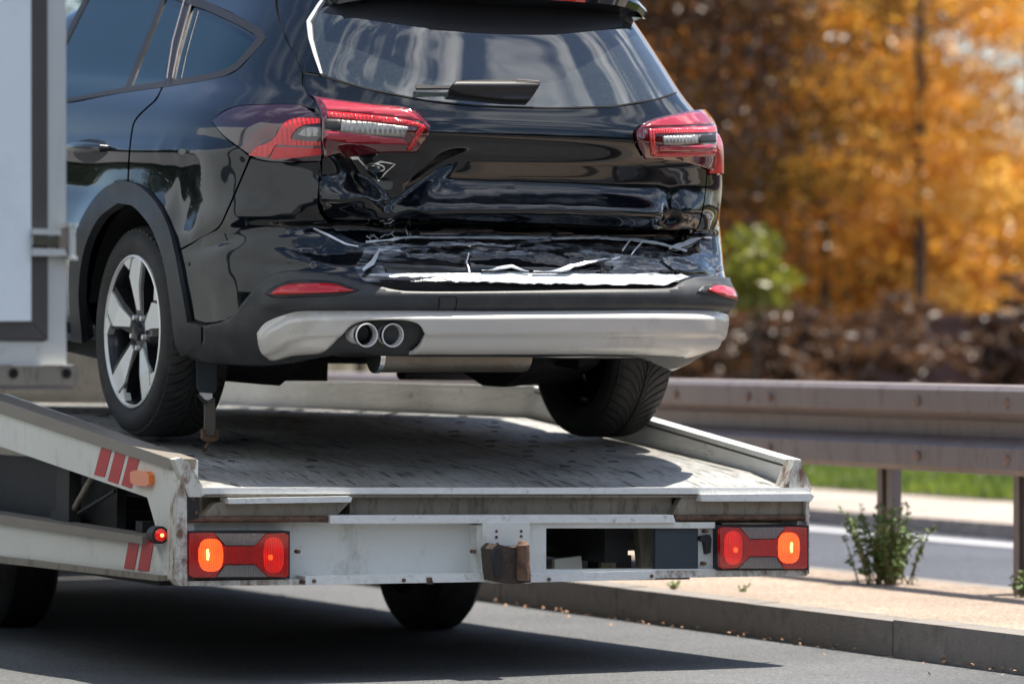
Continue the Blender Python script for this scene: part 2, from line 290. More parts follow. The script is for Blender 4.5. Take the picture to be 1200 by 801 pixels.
# ================================================================== SETTING
def gq(u, v, z=0): p = ROAD.at(u, v, 2, z); return p[0], p[1]
def strip(name, q0, q1, w0, w1, z, mat, thick=.3, kind='structure', n=1, bevel=0):
    bm = bmesh.new(); add_box(bm, q0, q1, w0, w1, z-thick, z); o = bmobj(name, bm, mat, bevel=bevel); o.matrix_world = ROAD.mat()
    return tag(o, kind=kind)
KQ = 6.76                                   # kerb face
strip('ground', -600, 1400, -500, 1500, -.05, M['soil'], .2)
strip('road', -9, KQ, -60, 160, 0, M['asphalt'], .04)
strip('near_verge', -60, -9.2, -60, 160, .1, M['soil'], .14)
median = strip('median_pavement', KQ+.135, 8.05, -60, 160, .105, M['paving'], .14)
kerb = strip('kerb', KQ+.006, KQ+.13, -60, 160, .06, M['kerbstone'], .1)
kq = bmesh.new(); add_box(kq, -.065, .065, -.4955, .4955, -.03, .03+.085)
kme = None
for i in range(34):
    w = 4+i*1.0+.3
    if kme is None:
        o = bmobj('kerb_stone', kq, M['kerbstone'], kerb, bevel=.012, seg=2); kme = o.data; 
    else: o = bpy.data.objects.new('kerb_stone', kme); COL.objects.link(o); o.parent = kerb
    o.location = (KQ+.065+random.uniform(-.003, .003), w, 0.0+random.uniform(-.003, .003)); o.rotation_euler = (0, 0, random.uniform(-.003, .003))
kerb.data.transform(Matrix.Translation((0, 0, -.03)))
strip('far_kerb', 8.056, 8.19, -60, 160, .10, M['kerbstone'], .14, bevel=.01)
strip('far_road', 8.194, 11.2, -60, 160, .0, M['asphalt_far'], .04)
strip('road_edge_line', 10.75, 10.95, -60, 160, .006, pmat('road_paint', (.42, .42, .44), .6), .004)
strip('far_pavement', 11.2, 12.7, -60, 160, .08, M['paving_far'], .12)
strip('grass_verge', 12.7, 26, -60, 160, .09, M['soil'], .12)
# grass on the far verge
def blades(name, q0, q1, w0, w1, z, n, h, mat, label):
    rng = np.random.RandomState(3); q = rng.uniform(q0, q1, n); w = rng.uniform(w0, w1, n); a = rng.uniform(0, pi, n); hh = h*rng.uniform(.5, 1.3, n); wd = .012*rng.uniform(.7, 1.6, n); le = rng.normal(0, .35, (n, 2))
    V = np.zeros((n, 3, 3)); V[:, 0] = np.stack([q-np.cos(a)*wd, w-np.sin(a)*wd, 0*q+z], 1); V[:, 1] = np.stack([q+np.cos(a)*wd, w+np.sin(a)*wd, 0*q+z], 1); V[:, 2] = np.stack([q+le[:, 0]*hh, w+le[:, 1]*hh, z+hh], 1)
    me = bpy.data.meshes.new(name); me.from_pydata(V.reshape(-1, 3).tolist(), [], np.arange(3*n).reshape(-1, 3).tolist()); o = link(name, me, mat); o.matrix_world = ROAD.mat(); return tag(o, label, 'grass', kind='stuff')
blades('grass', 12.72, 17.0, 12, 36, .09, 60000, .075, M['grass'], 'short green grass on the verge beyond the far pavement')

# ---- trees: trunk with limbs, crown of many small leaves gathered in clumps
def crown_pts(rx, hz, n_clump, n_leaf, leaf, seed, droop=0):
    rng = np.random.RandomState(seed); V = []
    for i in range(n_clump):
        d = rng.normal(0, 1, 3); d /= np.linalg.norm(d); r = rng.uniform(.25, 1)**.55
        c = d*r*np.array([rx, rx, hz]); s = rng.uniform(.16, .42)*rx*.42
        p = c+rng.normal(0, 1, (n_leaf, 3))*s*np.array([1.5, 1.5, .45])
        if droop: p[:, 2] -= droop*np.hypot(p[:, 0]-c[0], p[:, 1]-c[1])
        u = rng.normal(0, 1, (n_leaf, 3)); u /= np.linalg.norm(u, axis=1)[:, None]; v = np.cross(u, rng.normal(0, 1, (n_leaf, 3))); v /= np.linalg.norm(v, axis=1)[:, None]
        L = leaf*rng.uniform(.6, 1.4, (n_leaf, 1)); V.append(np.stack([p-u*L, p+v*L*.5, p+u*L, p-v*L*.5], 1))
    return np.concatenate(V).reshape(-1, 3)
def quads(name, V):
    me = bpy.data.meshes.new(name); nf = len(V)//4
    me.vertices.add(len(V)); me.vertices.foreach_set('co', V.ravel()); me.loops.add(len(V)); me.loops.foreach_set('vertex_index', np.arange(len(V))); me.polygons.add(nf)
    me.polygons.foreach_set('loop_start', np.arange(nf)*4); me.polygons.foreach_set('loop_total', np.full(nf, 4)); me.update(); me.validate(); return me
def tree(q, w, h, rx, matk, label, name='tree', seed=1, cat='tree', group=None, low=.0, trunk_r=.16, dense=150, leaf=.085, droop=0, nl=90):
    loc = road(q, w, 0); t = thing(name, label, cat, loc=loc, group=group)
    bm = bmesh.new(); rng = random.Random(seed*7+int(q)); top = Vector((rng.uniform(-.3, .3), rng.uniform(-.3, .3), h*.8))
    add_tube(bm, [(0, 0, -.1), (0.03, 0, h*.2), (top.x*.5, top.y*.5, h*.5), tuple(top)], [trunk_r*1.2, trunk_r, trunk_r*.7, trunk_r*.2], 9)
    for k in range(9):
        z = h*(.18+.07*k); a = rng.uniform(0, 2*pi); L = rx*rng.uniform(.6, .95); add_tube(bm, [(0, 0, z), (cos(a)*L*.5, sin(a)*L*.5, z+L*.25), (cos(a)*L, sin(a)*L, z+L*.35)], [trunk_r*.4, trunk_r*.25, trunk_r*.08], 6)
    bmobj('trunk', bm, M['bark'], t, smooth=True)
    hz = (h-low)/2; me = quads('crown', crown_pts(rx, hz, dense, nl, leaf, seed, droop)); c = link('crown', me, M[matk], t); c.location = (0, 0, low+hz); return t
def pq(u, dist):                            # road coordinates of the column u at depth dist
    p = ROAD.inv(((u-600)/F*dist, dist, 0)); return p[0], p[1]
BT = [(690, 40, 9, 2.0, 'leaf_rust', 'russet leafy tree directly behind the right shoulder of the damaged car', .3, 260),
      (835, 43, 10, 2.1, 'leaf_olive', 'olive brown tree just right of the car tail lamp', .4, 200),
      (965, 46, 11, 2.1, 'leaf_glow_amber', 'glow-tinted amber tree in the middle of the gap between car and photo edge', .6, 220),
      (1075, 41, 10, 1.5, 'leaf_glow_gold', 'bright glow-tinted golden tree at the upper right with sky showing through', .9, 90),
      (1215, 43, 10, 1.9, 'leaf_glow_gold', 'glow-tinted golden tree cut by the right edge of the photo', .8, 95),
      (420, 45, 10, 2.6, 'leaf_olive', 'olive tree hidden behind the car roof', .5, 150),
      (100, 47, 10, 2.8, 'leaf_dark', 'dark green tree far left behind the box body', .5, 150),
      (1400, 45, 10, 2.7, 'leaf_glow_amber', 'glow-tinted amber tree outside the right edge of the photo', .5, 130)]
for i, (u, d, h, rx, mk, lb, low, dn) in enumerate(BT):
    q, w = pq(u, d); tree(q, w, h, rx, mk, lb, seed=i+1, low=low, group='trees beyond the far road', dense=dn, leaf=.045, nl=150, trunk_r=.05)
q, w = pq(884, 33); tree(q, w, 1.92, .30, 'leaf_green', 'fresh green drooping young conifer right behind the car corner', 'young_conifer', seed=5, low=1.25, trunk_r=.02, dense=36, leaf=.035, droop=.7, cat='conifer', nl=60)
for u, d, h, rx, lb in ((905, 35, 1.35, .55, 'dark russet bush right behind the car corner'), (985, 37, 1.25, .55, 'dark russet bush left of the mauve wall'), (1060, 38, 1.45, .6, 'russet bush in front of the mauve wall'), (1195, 37, 1.7, .45, 'russet bush at the right edge of the photo before the mauve wall'), (840, 36, 1.4, .6, 'dark russet bush hidden by the car bumper')):
    q, w = pq(u, d); tree(q, w, h, rx, 'leaf_rust', lb, 'bush', seed=int(u), low=.05, trunk_r=.03, dense=45, leaf=.045, cat='bush', nl=70, group='bushes beyond the far road')
# woods on both sides of the road behind the camera (seen mirrored in the paint and windows)
def woods(name, label, spots, mk='leaf_dark', leaf=.17, dn=130):
    V = []
    for i, (q, w, h, rx) in enumerate(spots): V.append(crown_pts(rx, h/2, dn, 70, leaf, 40+i)+np.array(road(q, w, h/2)))
    o = link(name, quads(name, np.concatenate(V)), M[mk]); tag(o, label, 'woods', kind='stuff')
woods('woodland', 'dark green wood along the near side of the road mirrored in the car side', [(-13+random.uniform(-2, 2), 12+6*k, 7.0+random.uniform(-1.5, 1), 3.6) for k in range(9)]+[(-12, -8, 7, 3.5), (-7, -16, 7, 3.5), (0, -20, 7, 3.5)])
woods('woodland', 'dark green wood beyond the far road behind the camera mirrored in the tailgate', [(21+random.uniform(-2, 2), -42+6*k, 7.0+random.uniform(-1.5, 1.), 3.6) for k in range(9)]+[(8, -22, 7, 3.5), (14, -26, 7.5, 3.6)])
woods('woodland', 'glow-tinted amber brown wood in the far background behind the separate trees', [pq(u, 58+i)+(h, 2.4) for i, (u, h) in enumerate(((660, 7), (800, 6.4), (930, 6.2), (1060, 3.9), (1170, 3.4), (1290, 3.8), (1420, 6)))], 'leaf_glow_amber', .10, 300)
# mauve garden wall and pale house behind the trees
wl_ = thing('garden_wall', 'long mauve rendered garden wall low behind the trees', 'wall', ROAD)
WQ, WW = pq(1010, 41)
bm = bmesh.new(); add_box(bm, WQ, WQ+.25, -10, WW, 0, 1.16); bmobj('wall_panel', bm, M['wall'], wl_)
bm = bmesh.new(); add_box(bm, WQ-.05, WQ+.30, -10, WW+.03, 1.16, 1.22); bmobj('coping', bm, M['wall'], wl_, .01)

# ---- crash barrier
def rpx(u, v, q): return ROAD.at(u, v, 0, q)
RQ = 7.86
zt = rpx(1180, 451, RQ)[2]; zb = rpx(1180, 558, RQ)[2]
rail = thing('crash_barrier', 'weathered steel crash barrier along the median behind the tow truck', 'crash barrier', ROAD)
H = zt-zb
pf = [(.045, 1), (.010, .985), (-.004, .93), (0.0, .70), (.012, .66), (.074, .585), (.078, .415), (.012, .34), (0.0, .30), (-.004, .07), (.010, .015), (.045, 0)]
def railseg(w0, w1, dq):
    ring = [(RQ+a+dq, 0, zb+H*b) for a, b in pf]; back = [(x+.006, 0, z) for x, _, z in ring][::-1]; R = ring+back
    bm = bmesh.new(); A = [bm.verts.new((x, w0, z)) for x, _, z in R]; B = [bm.verts.new((x, w1, z)) for x, _, z in R]; n = len(R)
    for i in range(n): bm.faces.new((A[i], B[i], B[(i+1) % n], A[(i+1) % n]))
    for k in range(len(pf)-1):
        for r in (A, B): bm.faces.new((r[k], r[k+1], r[n-2-k], r[n-1-k]))
    return bmobj('rail_beam', bm, M['galv'], rail, smooth=True)
p1 = rpx(1040, 620, RQ+.10); p2 = rpx(1201, 620, RQ+.10); PW = p1[1]; SP = PW-p2[1]
jw = rpx(1112, 448, RQ)[1]
segs = [jw+4.3*k for k in range(-3, 9)]
for a in segs: railseg(a-.09, a+4.3+.09, -.0035 if round((a-jw)/4.3) % 2 else 0)
for k in range(-5, 26):
    w = PW+k*SP
    bm = bmesh.new(); x0 = RQ+.086
    for (a, b, c, d) in ((x0, x0+.005, w-.055, w-.018), (x0, x0+.005, w+.018, w+.055), (x0+.005, x0+.055, w-.024, w-.018), (x0+.005, x0+.055, w+.018, w+.024), (x0+.055, x0+.060, w-.024, w+.024)):
        add_box(bm, a, b, c, d, .02, zt-.06)
    bmobj('post', bm, M['galv'], rail)
bolt = None
for k in range(-3, 10):
    for zz in (.80, .18):
        for dw in (-.05, .12, .30):
            w = PW+k*SP*1.0+dw-.35
            if bolt is None:
                bm = bmesh.new(); add_lathe(bm, [(-.001, .0001), (-.008, .008), (-.006, .017), (0, .019)], seg=12); b_ = bmobj('bolt', bm, M['bolt'], rail, smooth=True); bolt = b_.data
            elif (k+int(dw*10)) % 2 == 0: b_ = bpy.data.objects.new('bolt', bolt); COL.objects.link(b_); b_.parent = rail
            else: continue
            b_.location = (RQ-.006, w, zb+H*zz)

# ---- weeds
def weed(name, u, v, hgt, spread, n, label, seed):
    q, w = gq(u, v, .105); rng = random.Random(seed); t = thing(name, label, 'weed', loc=road(q, w, .105))
    bs, bl = bmesh.new(), bmesh.new()
    for i in range(n):
        a = rng.uniform(0, 2*pi); L = hgt*rng.uniform(.45, 1); o = Vector((rng.gauss(0, spread*.25), rng.gauss(0, spread*.25), 0)); tip = o+Vector((cos(a)*spread*rng.uniform(.2, 1), sin(a)*spread*rng.uniform(.2, 1), L))
        mid = o.lerp(tip, .5)+Vector((0, 0, L*.1)); add_tube(bs, [o, mid, tip], [.0035, .0025, .001], 5)
        for k in range(int(L*190)):
            s = rng.uniform(.05, 1)**.8; p = o.lerp(tip, s)+Vector((0, 0, L*.2*s*(1-s))); d = Vector((rng.gauss(0, 1), rng.gauss(0, 1), rng.gauss(.3, .5))).normalized(); sd = d.cross(Vector((rng.gauss(0, 1), rng.gauss(0, 1), 1))).normalized()
            l = .026*rng.uniform(.5, 1.5)*(1.15-s*.5); vs = [bl.verts.new(x) for x in (p, p+d*l*.5+sd*l*.28, p+d*l, p+d*l*.5-sd*l*.28)]; bl.faces.new(vs)
    bmobj('stem', bs, M['stem'], t); f_ = bmobj('foliage', bl, M['leaf_weed'], t); f_['kind'] = 'stuff'; return t
weed('weed', 1038, 684, .31, .13, 40, 'tall leafy weed growing at the foot of the barrier post', 1)
weed('weed', 1197, 699, .12, .07, 10, 'small weed at the barrier post cut by the right edge', 2)
weed('weed', 789, 690, .025, .03, 6, 'tiny green sprout on the pavement under the right truck lamp', 3)
weed('weed', 872, 693, .02, .03, 5, 'flat sprout in the pavement joint right of the truck lamp', 4)
# dry leaves in the gutter
rng = np.random.RandomState(9); bm = bmesh.new()
for i in range(420):
    w = rng.uniform(8, 20); q = KQ-.005-abs(rng.normal(0, .035))
    if rng.rand() < .12: q = KQ-rng.uniform(0, .3)
    c = Vector((q, w, .006+rng.rand()*.012)); a = rng.rand()*6; s = rng.uniform(.003, .010); d = Vector((cos(a), sin(a), rng.normal(0, .3)))*s; e = Vector((-sin(a), cos(a), rng.normal(0, .5)))*s*.7
    bm.faces.new([bm.verts.new(c+x) for x in (-d, e, d, -e)])
o = bmobj('fallen_leaves', bm, M['dead_leaf']); o.matrix_world = ROAD.mat(); tag(o, 'dry brown leaves and grit lying in the gutter along the kerb', 'leaves', kind='stuff')

# ================================================================== THE DAMAGED CAR
K = [(.10, .80, .86, 3.0), (.26, .84, .97, 3.0), (.34, .885, 1.055, 3.0), (.40, .905, 1.092, 3.1), (.50, .920, 1.10, 3.1), (.555, .925, 1.098, 3.1), (.60, .928, 1.06, 3.1), (.62, .928, 1.05, 3.1), (.70, .915, 1.03, 3.2), (.78, .897, 1.005, 3.4), (.86, .897, 1.0, 3.5), (.94, .893, 1.01, 3.5), (1.00, .882, 1.018, 3.5), (1.04, .865, 1.012, 3.4), (1.085, .832, .985, 3.3), (1.14, .785, .955, 3.2), (1.25, .715, .895, 3.1), (1.36, .645, .83, 3.0), (1.44, .59, .76, 2.9), (1.50, .50, .55, 2.6)]
kz = np.array([k[0] for k in K]); ZT = np.linspace(.10, 1.50, 1401)
def herm(ys):
    d = np.diff(ys)/np.diff(kz); m = np.empty_like(ys); m[1:-1] = np.where(d[:-1]*d[1:] > 0, 2*d[:-1]*d[1:]/(d[:-1]+d[1:]+1e-12), 0); m[0] = d[0]; m[-1] = d[-1]
    i = np.clip(np.searchsorted(kz, ZT)-1, 0, len(kz)-2); h = kz[i+1]-kz[i]; t = (ZT-kz[i])/h
    r = (2*t**3-3*t**2+1)*ys[i]+(t**3-2*t**2+t)*h*m[i]+(-2*t**3+3*t**2)*ys[i+1]+(t**3-t**2)*h*m[i+1]
    return np.convolve(np.pad(r, 12, 'edge'), np.ones(25)/25, 'valid')
TW, TB, TN = [herm(np.array([k[j] for k in K])) for j in (1, 2, 3)]
Y0 = -.05
_r = np.random.RandomState(21); NG = _r.rand(64, 64)
def vnoise(x, z, s):                         # smooth value noise
    X = (x*s) % 64; Z = (z*s) % 64; i = X.astype(int); j = Z.astype(int); a = X-i; b = Z-j; a = a*a*(3-2*a); b = b*b*(3-2*b)
    g = lambda p, q: NG[p % 64, q % 64]
    return (g(i, j)*(1-a)+g(i+1, j)*a)*(1-b)+(g(i, j+1)*(1-a)+g(i+1, j+1)*a)*b-.5
def fnoise(x, z, s, seed=0):                 # faceted (creased) noise: flat triangles meeting in sharp folds
    X = (x*.94+z*.34)*s+seed*7.3; Z = (z*.94-x*.34)*s+seed*3.1; i = np.floor(X).astype(int); j = np.floor(Z).astype(int); a = X-i; b = Z-j
    g = lambda p, q: NG[p % 64, q % 64]
    lo = g(i, j)*(1-a-b)+g(i+1, j)*a+g(i, j+1)*b; hi = g(i+1, j+1)*(a+b-1)+g(i+1, j)*(1-b)+g(i, j+1)*(1-a)
    return np.where(a+b < 1, lo, hi)-.5
def sst(a, b, x): t = np.clip((x-a)/(b-a), 0, 1); return t*t*(3-2*t)
def bump(x, c, r): return np.exp(-((x-c)/r)**2)
def ridge(x, z, s): return 1-np.abs(vnoise(x, z, s))*4
def dent(p):                                 # how far the rear is pushed in (metres) at a point of the car
    x, y, z = p[..., 0], p[..., 1], p[..., 2]; rear = sst(-.45, -.75, y)
    D = .030*sst(1.02, .93, z)*sst(.80, .88, z)*sst(-.75, -.5, x)*sst(.78, .5, x)                     # plate recess, flattened by the hit
    D = D-.036*bump(z, .785+.008*np.sin(x*5+1), .030)*sst(-.52, -.40, x)*sst(.62, .35, x)                       # rolled ridge along the lower tailgate
    D = D+.045*bump(z, .72, .045)*sst(-.9, -.6, x)*sst(.85, .6, x)
    u = (x+.50)+(z-.86)*.75; D = D+.045*bump(u, 0, .055)*sst(1.0, .93, z)*sst(.72, .80, z)             # diagonal crease running down from the lamp
    u = (x+.36)-(z-.86)*1.1; D = D+.022*bump(u, 0, .04)*sst(.98, .9, z)*sst(.74, .80, z)
    D = D-.026*bump(x, -.60, .09)*bump(z, .80, .035)+.012*bump(x, -.55, .03)*bump(z, .79, .02)
    D = D+.03*bump(x, .50, .035)*bump(z, .78, .06)-.012*bump(x, .58, .05)*bump(z, .79, .03)
    L = sst(.90, .76, z)*sst(.60, .64, z)*sst(.86, .6, np.abs(x))
    D = D+L*(.016*vnoise(x+3, z*1.3, 5)+.022*fnoise(x, z*1.6, 7, 1)*(.4+sst(-.2, -.45, x)+sst(.4, .6, x))+.006*fnoise(x, z*1.5, 19, 2))
    B = sst(.735, .71, z)*sst(.60, .625, z)*sst(.84, .66, np.abs(x))
    D = D+B*(.018+.050*fnoise(x*.7, z*2.6, 8, 3)+.009*fnoise(x, z*2.2, 18, 4)+.055*(z-.655)/.10)
    C = sst(.60, .72, np.abs(x))*sst(.60, .64, z)*sst(.86, .76, z)
    D = D+C*(.012*vnoise(x*1.0+7+y, z*1.2-y, 7)+.018*fnoise(x+y, z-y*.5, 8, 6)*sst(.58, .64, np.abs(x)))
    return D*rear
def shove(p):                                # bulges of the left rear corner and quarter panel (sideways, metres)
    x, y, z = p[..., 0], p[..., 1], p[..., 2]; s = sst(-.5, -.75, x)
    a = .030*bump(z-.10*(y+.7), .755, .05)*bump(y, -.78, .20)-.016*bump(z+.25*(y+.6), .66, .035)*bump(y, -.62, .16)
    a = a-.012*bump(z, .70, .05)*bump(y, -.40, .07)+.010*bump(z, .86, .05)*bump(y, -.55, .10)
    a = a+.018*bump(z, .905-.03*y, .030)*bump(y, .0, .9)                                            # shoulder line
    a = a+.03*bump(np.hypot(y, z-.334), .44, .10)*sst(.3, .5, z)*.6                                 # wheel-arch flare
    a = a+(.005*vnoise(y*1.2+11, z*.8+3, 6)+.0025*vnoise(y*2+5, z*1.4, 11))*sst(.0, -.3, y)*sst(1.0, .9, z)
    return a*s
def Fimp(p):
    z = p[..., 2]; w = np.interp(z, ZT, TW); b = np.interp(z, ZT, TB); n = np.interp(z, ZT, TN)
    y = p[..., 1]-dent(p); x = p[..., 0]; w = w+np.where(x < 0, shove(p), .0)
    s = np.maximum(0, Y0-y)/(b+Y0); c = np.abs(x)/w
    return (c**n+s**n)**(1/n)-1
def hit(uv):
    uv = np.asarray(uv, float); o, d = CAR.ray(uv[:, 0], uv[:, 1]); ts = np.linspace(12.0, 15.6, 361); N = len(uv); T = np.full(N, np.nan); prev = None; best = np.full(N, 9.); bt = np.full(N, 13.)
    for t in ts:
        f = Fimp(o+d*t); m = np.isnan(T) & (f < 0); T[m] = t; k = f < best; best[k] = f[k]; bt[k] = t
        if not np.isnan(T).any(): break
    miss = np.isnan(T); lo = np.where(miss, bt, T-.0101); hi = np.where(miss, bt, T)
    for _ in range(14):
        mid = (lo+hi)/2; f = Fimp(o+d*mid[:, None]); lo = np.where(f > 0, mid, lo); hi = np.where(f > 0, hi, mid)
    t = np.where(miss, bt, (lo+hi)/2); return o+d*t[:, None]
SIL = []
for z_ in np.linspace(.28, 1.46, 60):
    t_ = np.linspace(0, pi/2, 200); w_, b_, n_ = [np.interp(z_, ZT, T_) for T_ in (TW, TB, TN)]
    q_ = np.stack([w_*np.cos(t_)**(2/n_), Y0-(b_+Y0)*np.sin(t_)**(2/n_), z_+0*t_], 1)@CAR.M.T+CAR.O
    u_ = 600+F*q_[:, 0]/q_[:, 1]; v_ = HY-F*(q_[:, 2]-EYE)/q_[:, 1]; k_ = u_.argmax(); SIL.append((v_[k_], u_[k_]))
SIL.sort(); SILY, SILX = np.array(SIL).T
def grad(p):
    e = 2e-3; g = np.stack([Fimp(p+np.array(v)*e)-Fimp(p-np.array(v)*e) for v in ((1, 0, 0), (0, 1, 0), (0, 0, 1))], -1); return g/(np.linalg.norm(g, axis=-1, keepdims=True)+1e-12)
car = thing('damaged_car', 'black estate car with a crushed rear end strapped on the tow truck', 'car', CAR)
def patch(name, poly, mat, parent=car, off=0., thick=.006, step=3.2, fine=4.0, round_=True, label=None, jag=0, extra=None, surf=None):
    """panel whose outline is poly (photo pixels), laid on the car's body surface and given real thickness"""
    B = catmull(poly, fine) if round_ else smoothpoly(poly, step=fine)
    if surf is None: B[:, 0] = np.minimum(B[:, 0], np.interp(B[:, 1], SILY, SILX)-.8)
    if jag: B = B+np.random.RandomState(len(B)).normal(0, jag, B.shape)
    x0, y0 = B.min(0); x1, y1 = B.max(0); gx = np.arange(x0+step/2, x1, step); gy = np.arange(y0+step/2, y1, step); G = np.stack(np.meshgrid(gx, gy), -1).reshape(-1, 2)
    G[:, 0] += (((G[:, 1]-y0)/step).astype(int) % 2)*step*.5-.25*step
    ins = np.zeros(len(G), bool); px, py = B[:, 0], B[:, 1]; qx, qy = np.roll(px, -1), np.roll(py, -1); dmin = np.full(len(G), 1e9)
    for a, b, c, d in zip(px, py, qx, qy):
        if b != d:
            k = ((b > G[:, 1]) != (d > G[:, 1])) & (G[:, 0] < (c-a)*(G[:, 1]-b)/(d-b)+a); ins ^= k
        t = np.clip(((G[:, 0]-a)*(c-a)+(G[:, 1]-b)*(d-b))/((c-a)**2+(d-b)**2+1e-9), 0, 1); dmin = np.minimum(dmin, np.hypot(G[:, 0]-a-t*(c-a), G[:, 1]-b-t*(d-b)))
    G = G[ins & (dmin > step*.45)]
    allp = np.concatenate([B, G]); nb = len(B)
    r = geometry.delaunay_2d_cdt([Vector(p) for p in allp], [], [list(range(nb))], 1, 1e-5)
    V2 = np.array([tuple(v) for v in r[0]]); Fs = r[2]; orig = r[3]
    isb = np.array([any(i < nb for i in o_) for o_ in orig])
    P = (surf or hit)(V2); Nn = grad(P) if surf is None else surf.normal(V2); o_, d_ = CAR.ray(V2[:, 0], V2[:, 1])
    fl = (Nn*d_).sum(1) > 0; Nn[fl] = Nn[fl]*.2
    O = off(V2, P) if callable(off) else np.full(len(V2), off)
    P = P+Nn*O[:, None]
    if callable(off):                       # profiled pieces: normals from the mesh itself
        Nn2 = None
    back = P-grad(P)*thick if surf is None else P-Nn*thick
    nv = len(P); cnt = {}
    for f in Fs:
        for a, b in zip(f, f[1:]+f[:1]): cnt[(a, b)] = cnt.get((a, b), 0)+1
    faces = [tuple(f) for f in Fs]
    # orient the front faces towards the camera
    fl_ = []
    for f in faces:
        a, b, c = P[f[0]], P[f[1]], P[f[2]]; nrm = np.cross(b-a, c-a); fl_.append(nrm@d_[f[0]] > 0)
    if sum(fl_) > len(fl_)/2: faces = [f[::-1] for f in faces]
    edges = {}
    for f in faces:
        for a, b in zip(f, f[1:]+f[:1]): edges[(a, b)] = 1
    skirt = [(b, a, a+nv, b+nv) for (a, b) in edges if (b, a) not in edges]
    bf = [tuple(i+nv for i in f[::-1]) for f in faces]
    VV = np.concatenate([P, back]); me = bpy.data.meshes.new(name); me.from_pydata(VV.tolist(), [], faces+skirt+bf); me.update()
    o = link(name, me, mat, parent, True)
    nf = len(faces); sm = [True]*nf+[False]*(len(skirt)+nf); me.polygons.foreach_set('use_smooth', sm)
    if extra: [me.materials.append(m) for m in extra[0]]; ids = extra[1](V2, faces); me.polygons.foreach_set('material_index', list(ids)+[0]*(len(skirt)+nf))
    me.update()
    if not callable(off):
        ln = np.zeros((len(me.loops), 3)); lv = np.zeros(len(me.loops), int); me.loops.foreach_get('vertex_index', lv)
        k = 0; sk = sum(len(f) for f in faces); ln[:sk] = Nn[lv[:sk]]
        pn = np.zeros(len(me.polygons)*3); me.polygons.foreach_get('normal', pn); pn = pn.reshape(-1, 3); lt = np.zeros(len(me.polygons), int); me.polygons.foreach_get('loop_total', lt)
        ln[sk:] = np.repeat(pn[nf:], lt[nf:], 0); me.normals_split_custom_set(ln.tolist())
    if label: o['label'] = label
    return o
def line_patch(name, pts, wpx, mat, parent=car, off=.004, thick=.006, **kw):
    P = smoothpoly(pts, False, 5); w = np.array([wpx]*len(P)) if not isinstance(wpx, (list, tuple)) else np.interp(np.linspace(0, 1, len(P)), np.linspace(0, 1, len(wpx)), wpx)
    T = np.gradient(P, axis=0); T /= np.hypot(T[:, 0], T[:, 1])[:, None]+1e-9; Nn = np.stack([-T[:, 1], T[:, 0]], 1)*w[:, None]/2
    return patch(name, np.concatenate([P+Nn, (P-Nn)[::-1]]), mat, parent, off, thick, step=kw.pop('step', 2.5), round_=False, **kw)

# closed body shell under the panels (roof, far side, floor, bonnet)
def frontz(z): return np.interp(z, [.10, .35, .7, .93, .98, 1.03, 1.15, 1.3, 1.42, 1.5], [3.40, 3.55, 3.55, 3.35, 3.0, 2.45, 2.15, 1.75, 1.35, .9])
zs = np.concatenate([np.linspace(.27, .58, 9), np.linspace(.61, 1.5, 40)]); NT = 144; V = []
for z in zs:
    w, b, n = [np.interp(z, ZT, T_) for T_ in (TW, TB, TN)]; w -= .009; b -= .012; fr = frontz(z); yf = min(2.4, fr-.5)
    half = NT//2
    th = np.linspace(0, pi, half, endpoint=False); c = np.cos(th); s = np.sin(th)
    xr = w*np.sign(c)*np.abs(c)**(2/n); yr = Y0-(b+Y0)*np.abs(s)**(2/n)
    p = np.stack([xr, yr, 0*xr+z], 1); D = np.maximum(dent(p), 0)+.0*xr; p[:, 1] += np.where(D > 0, D+.03*(D > .004), 0)*(s > .3)
    V.append(p)
    ss = np.linspace(Y0+.03, yf, 60); V.append(np.stack([-w+0*ss, ss, z+0*ss], 1))
    th = np.linspace(pi, 2*pi, 40)[1:-1]; c = np.cos(th); s = -np.sin(th)
    V.append(np.stack([w*np.sign(c)*np.abs(c)**(2/2.6), yf+(fr-yf)*np.abs(s)**(2/2.6), 0*c+z], 1))
    V.append(np.stack([w+0*ss, ss[::-1], z+0*ss], 1))
V = np.concatenate(V); nz = len(zs); NT = len(V)//nz; faces = []
def wheelcut(c): return abs(c[0]) > .55 and (math.hypot(c[1], c[2]-.334) < .40 or math.hypot(c[1]-2.70, c[2]-.334) < .40)
for i in range(nz-1):
    for k in range(NT):
        f = (i*NT+k, i*NT+(k+1) % NT, (i+1)*NT+(k+1) % NT, (i+1)*NT+k)
        cc = V[list(f)].mean(0)
        if not wheelcut(cc) and not (cc[1] < -.30 and cc[2] < .36): faces.append(f)
V = np.concatenate([V, [[0, .25, 1.515]]]); faces += [((nz-1)*NT+k, (nz-1)*NT+(k+1) % NT, len(V)-1) for k in range(NT)]
me = bpy.data.meshes.new('body_shell'); me.from_pydata(V.tolist(), [], faces); me.update(); body = link('body_shell', me, M['paint'], car, True); body['label'] = 'closed black body with roof, bonnet and far side'

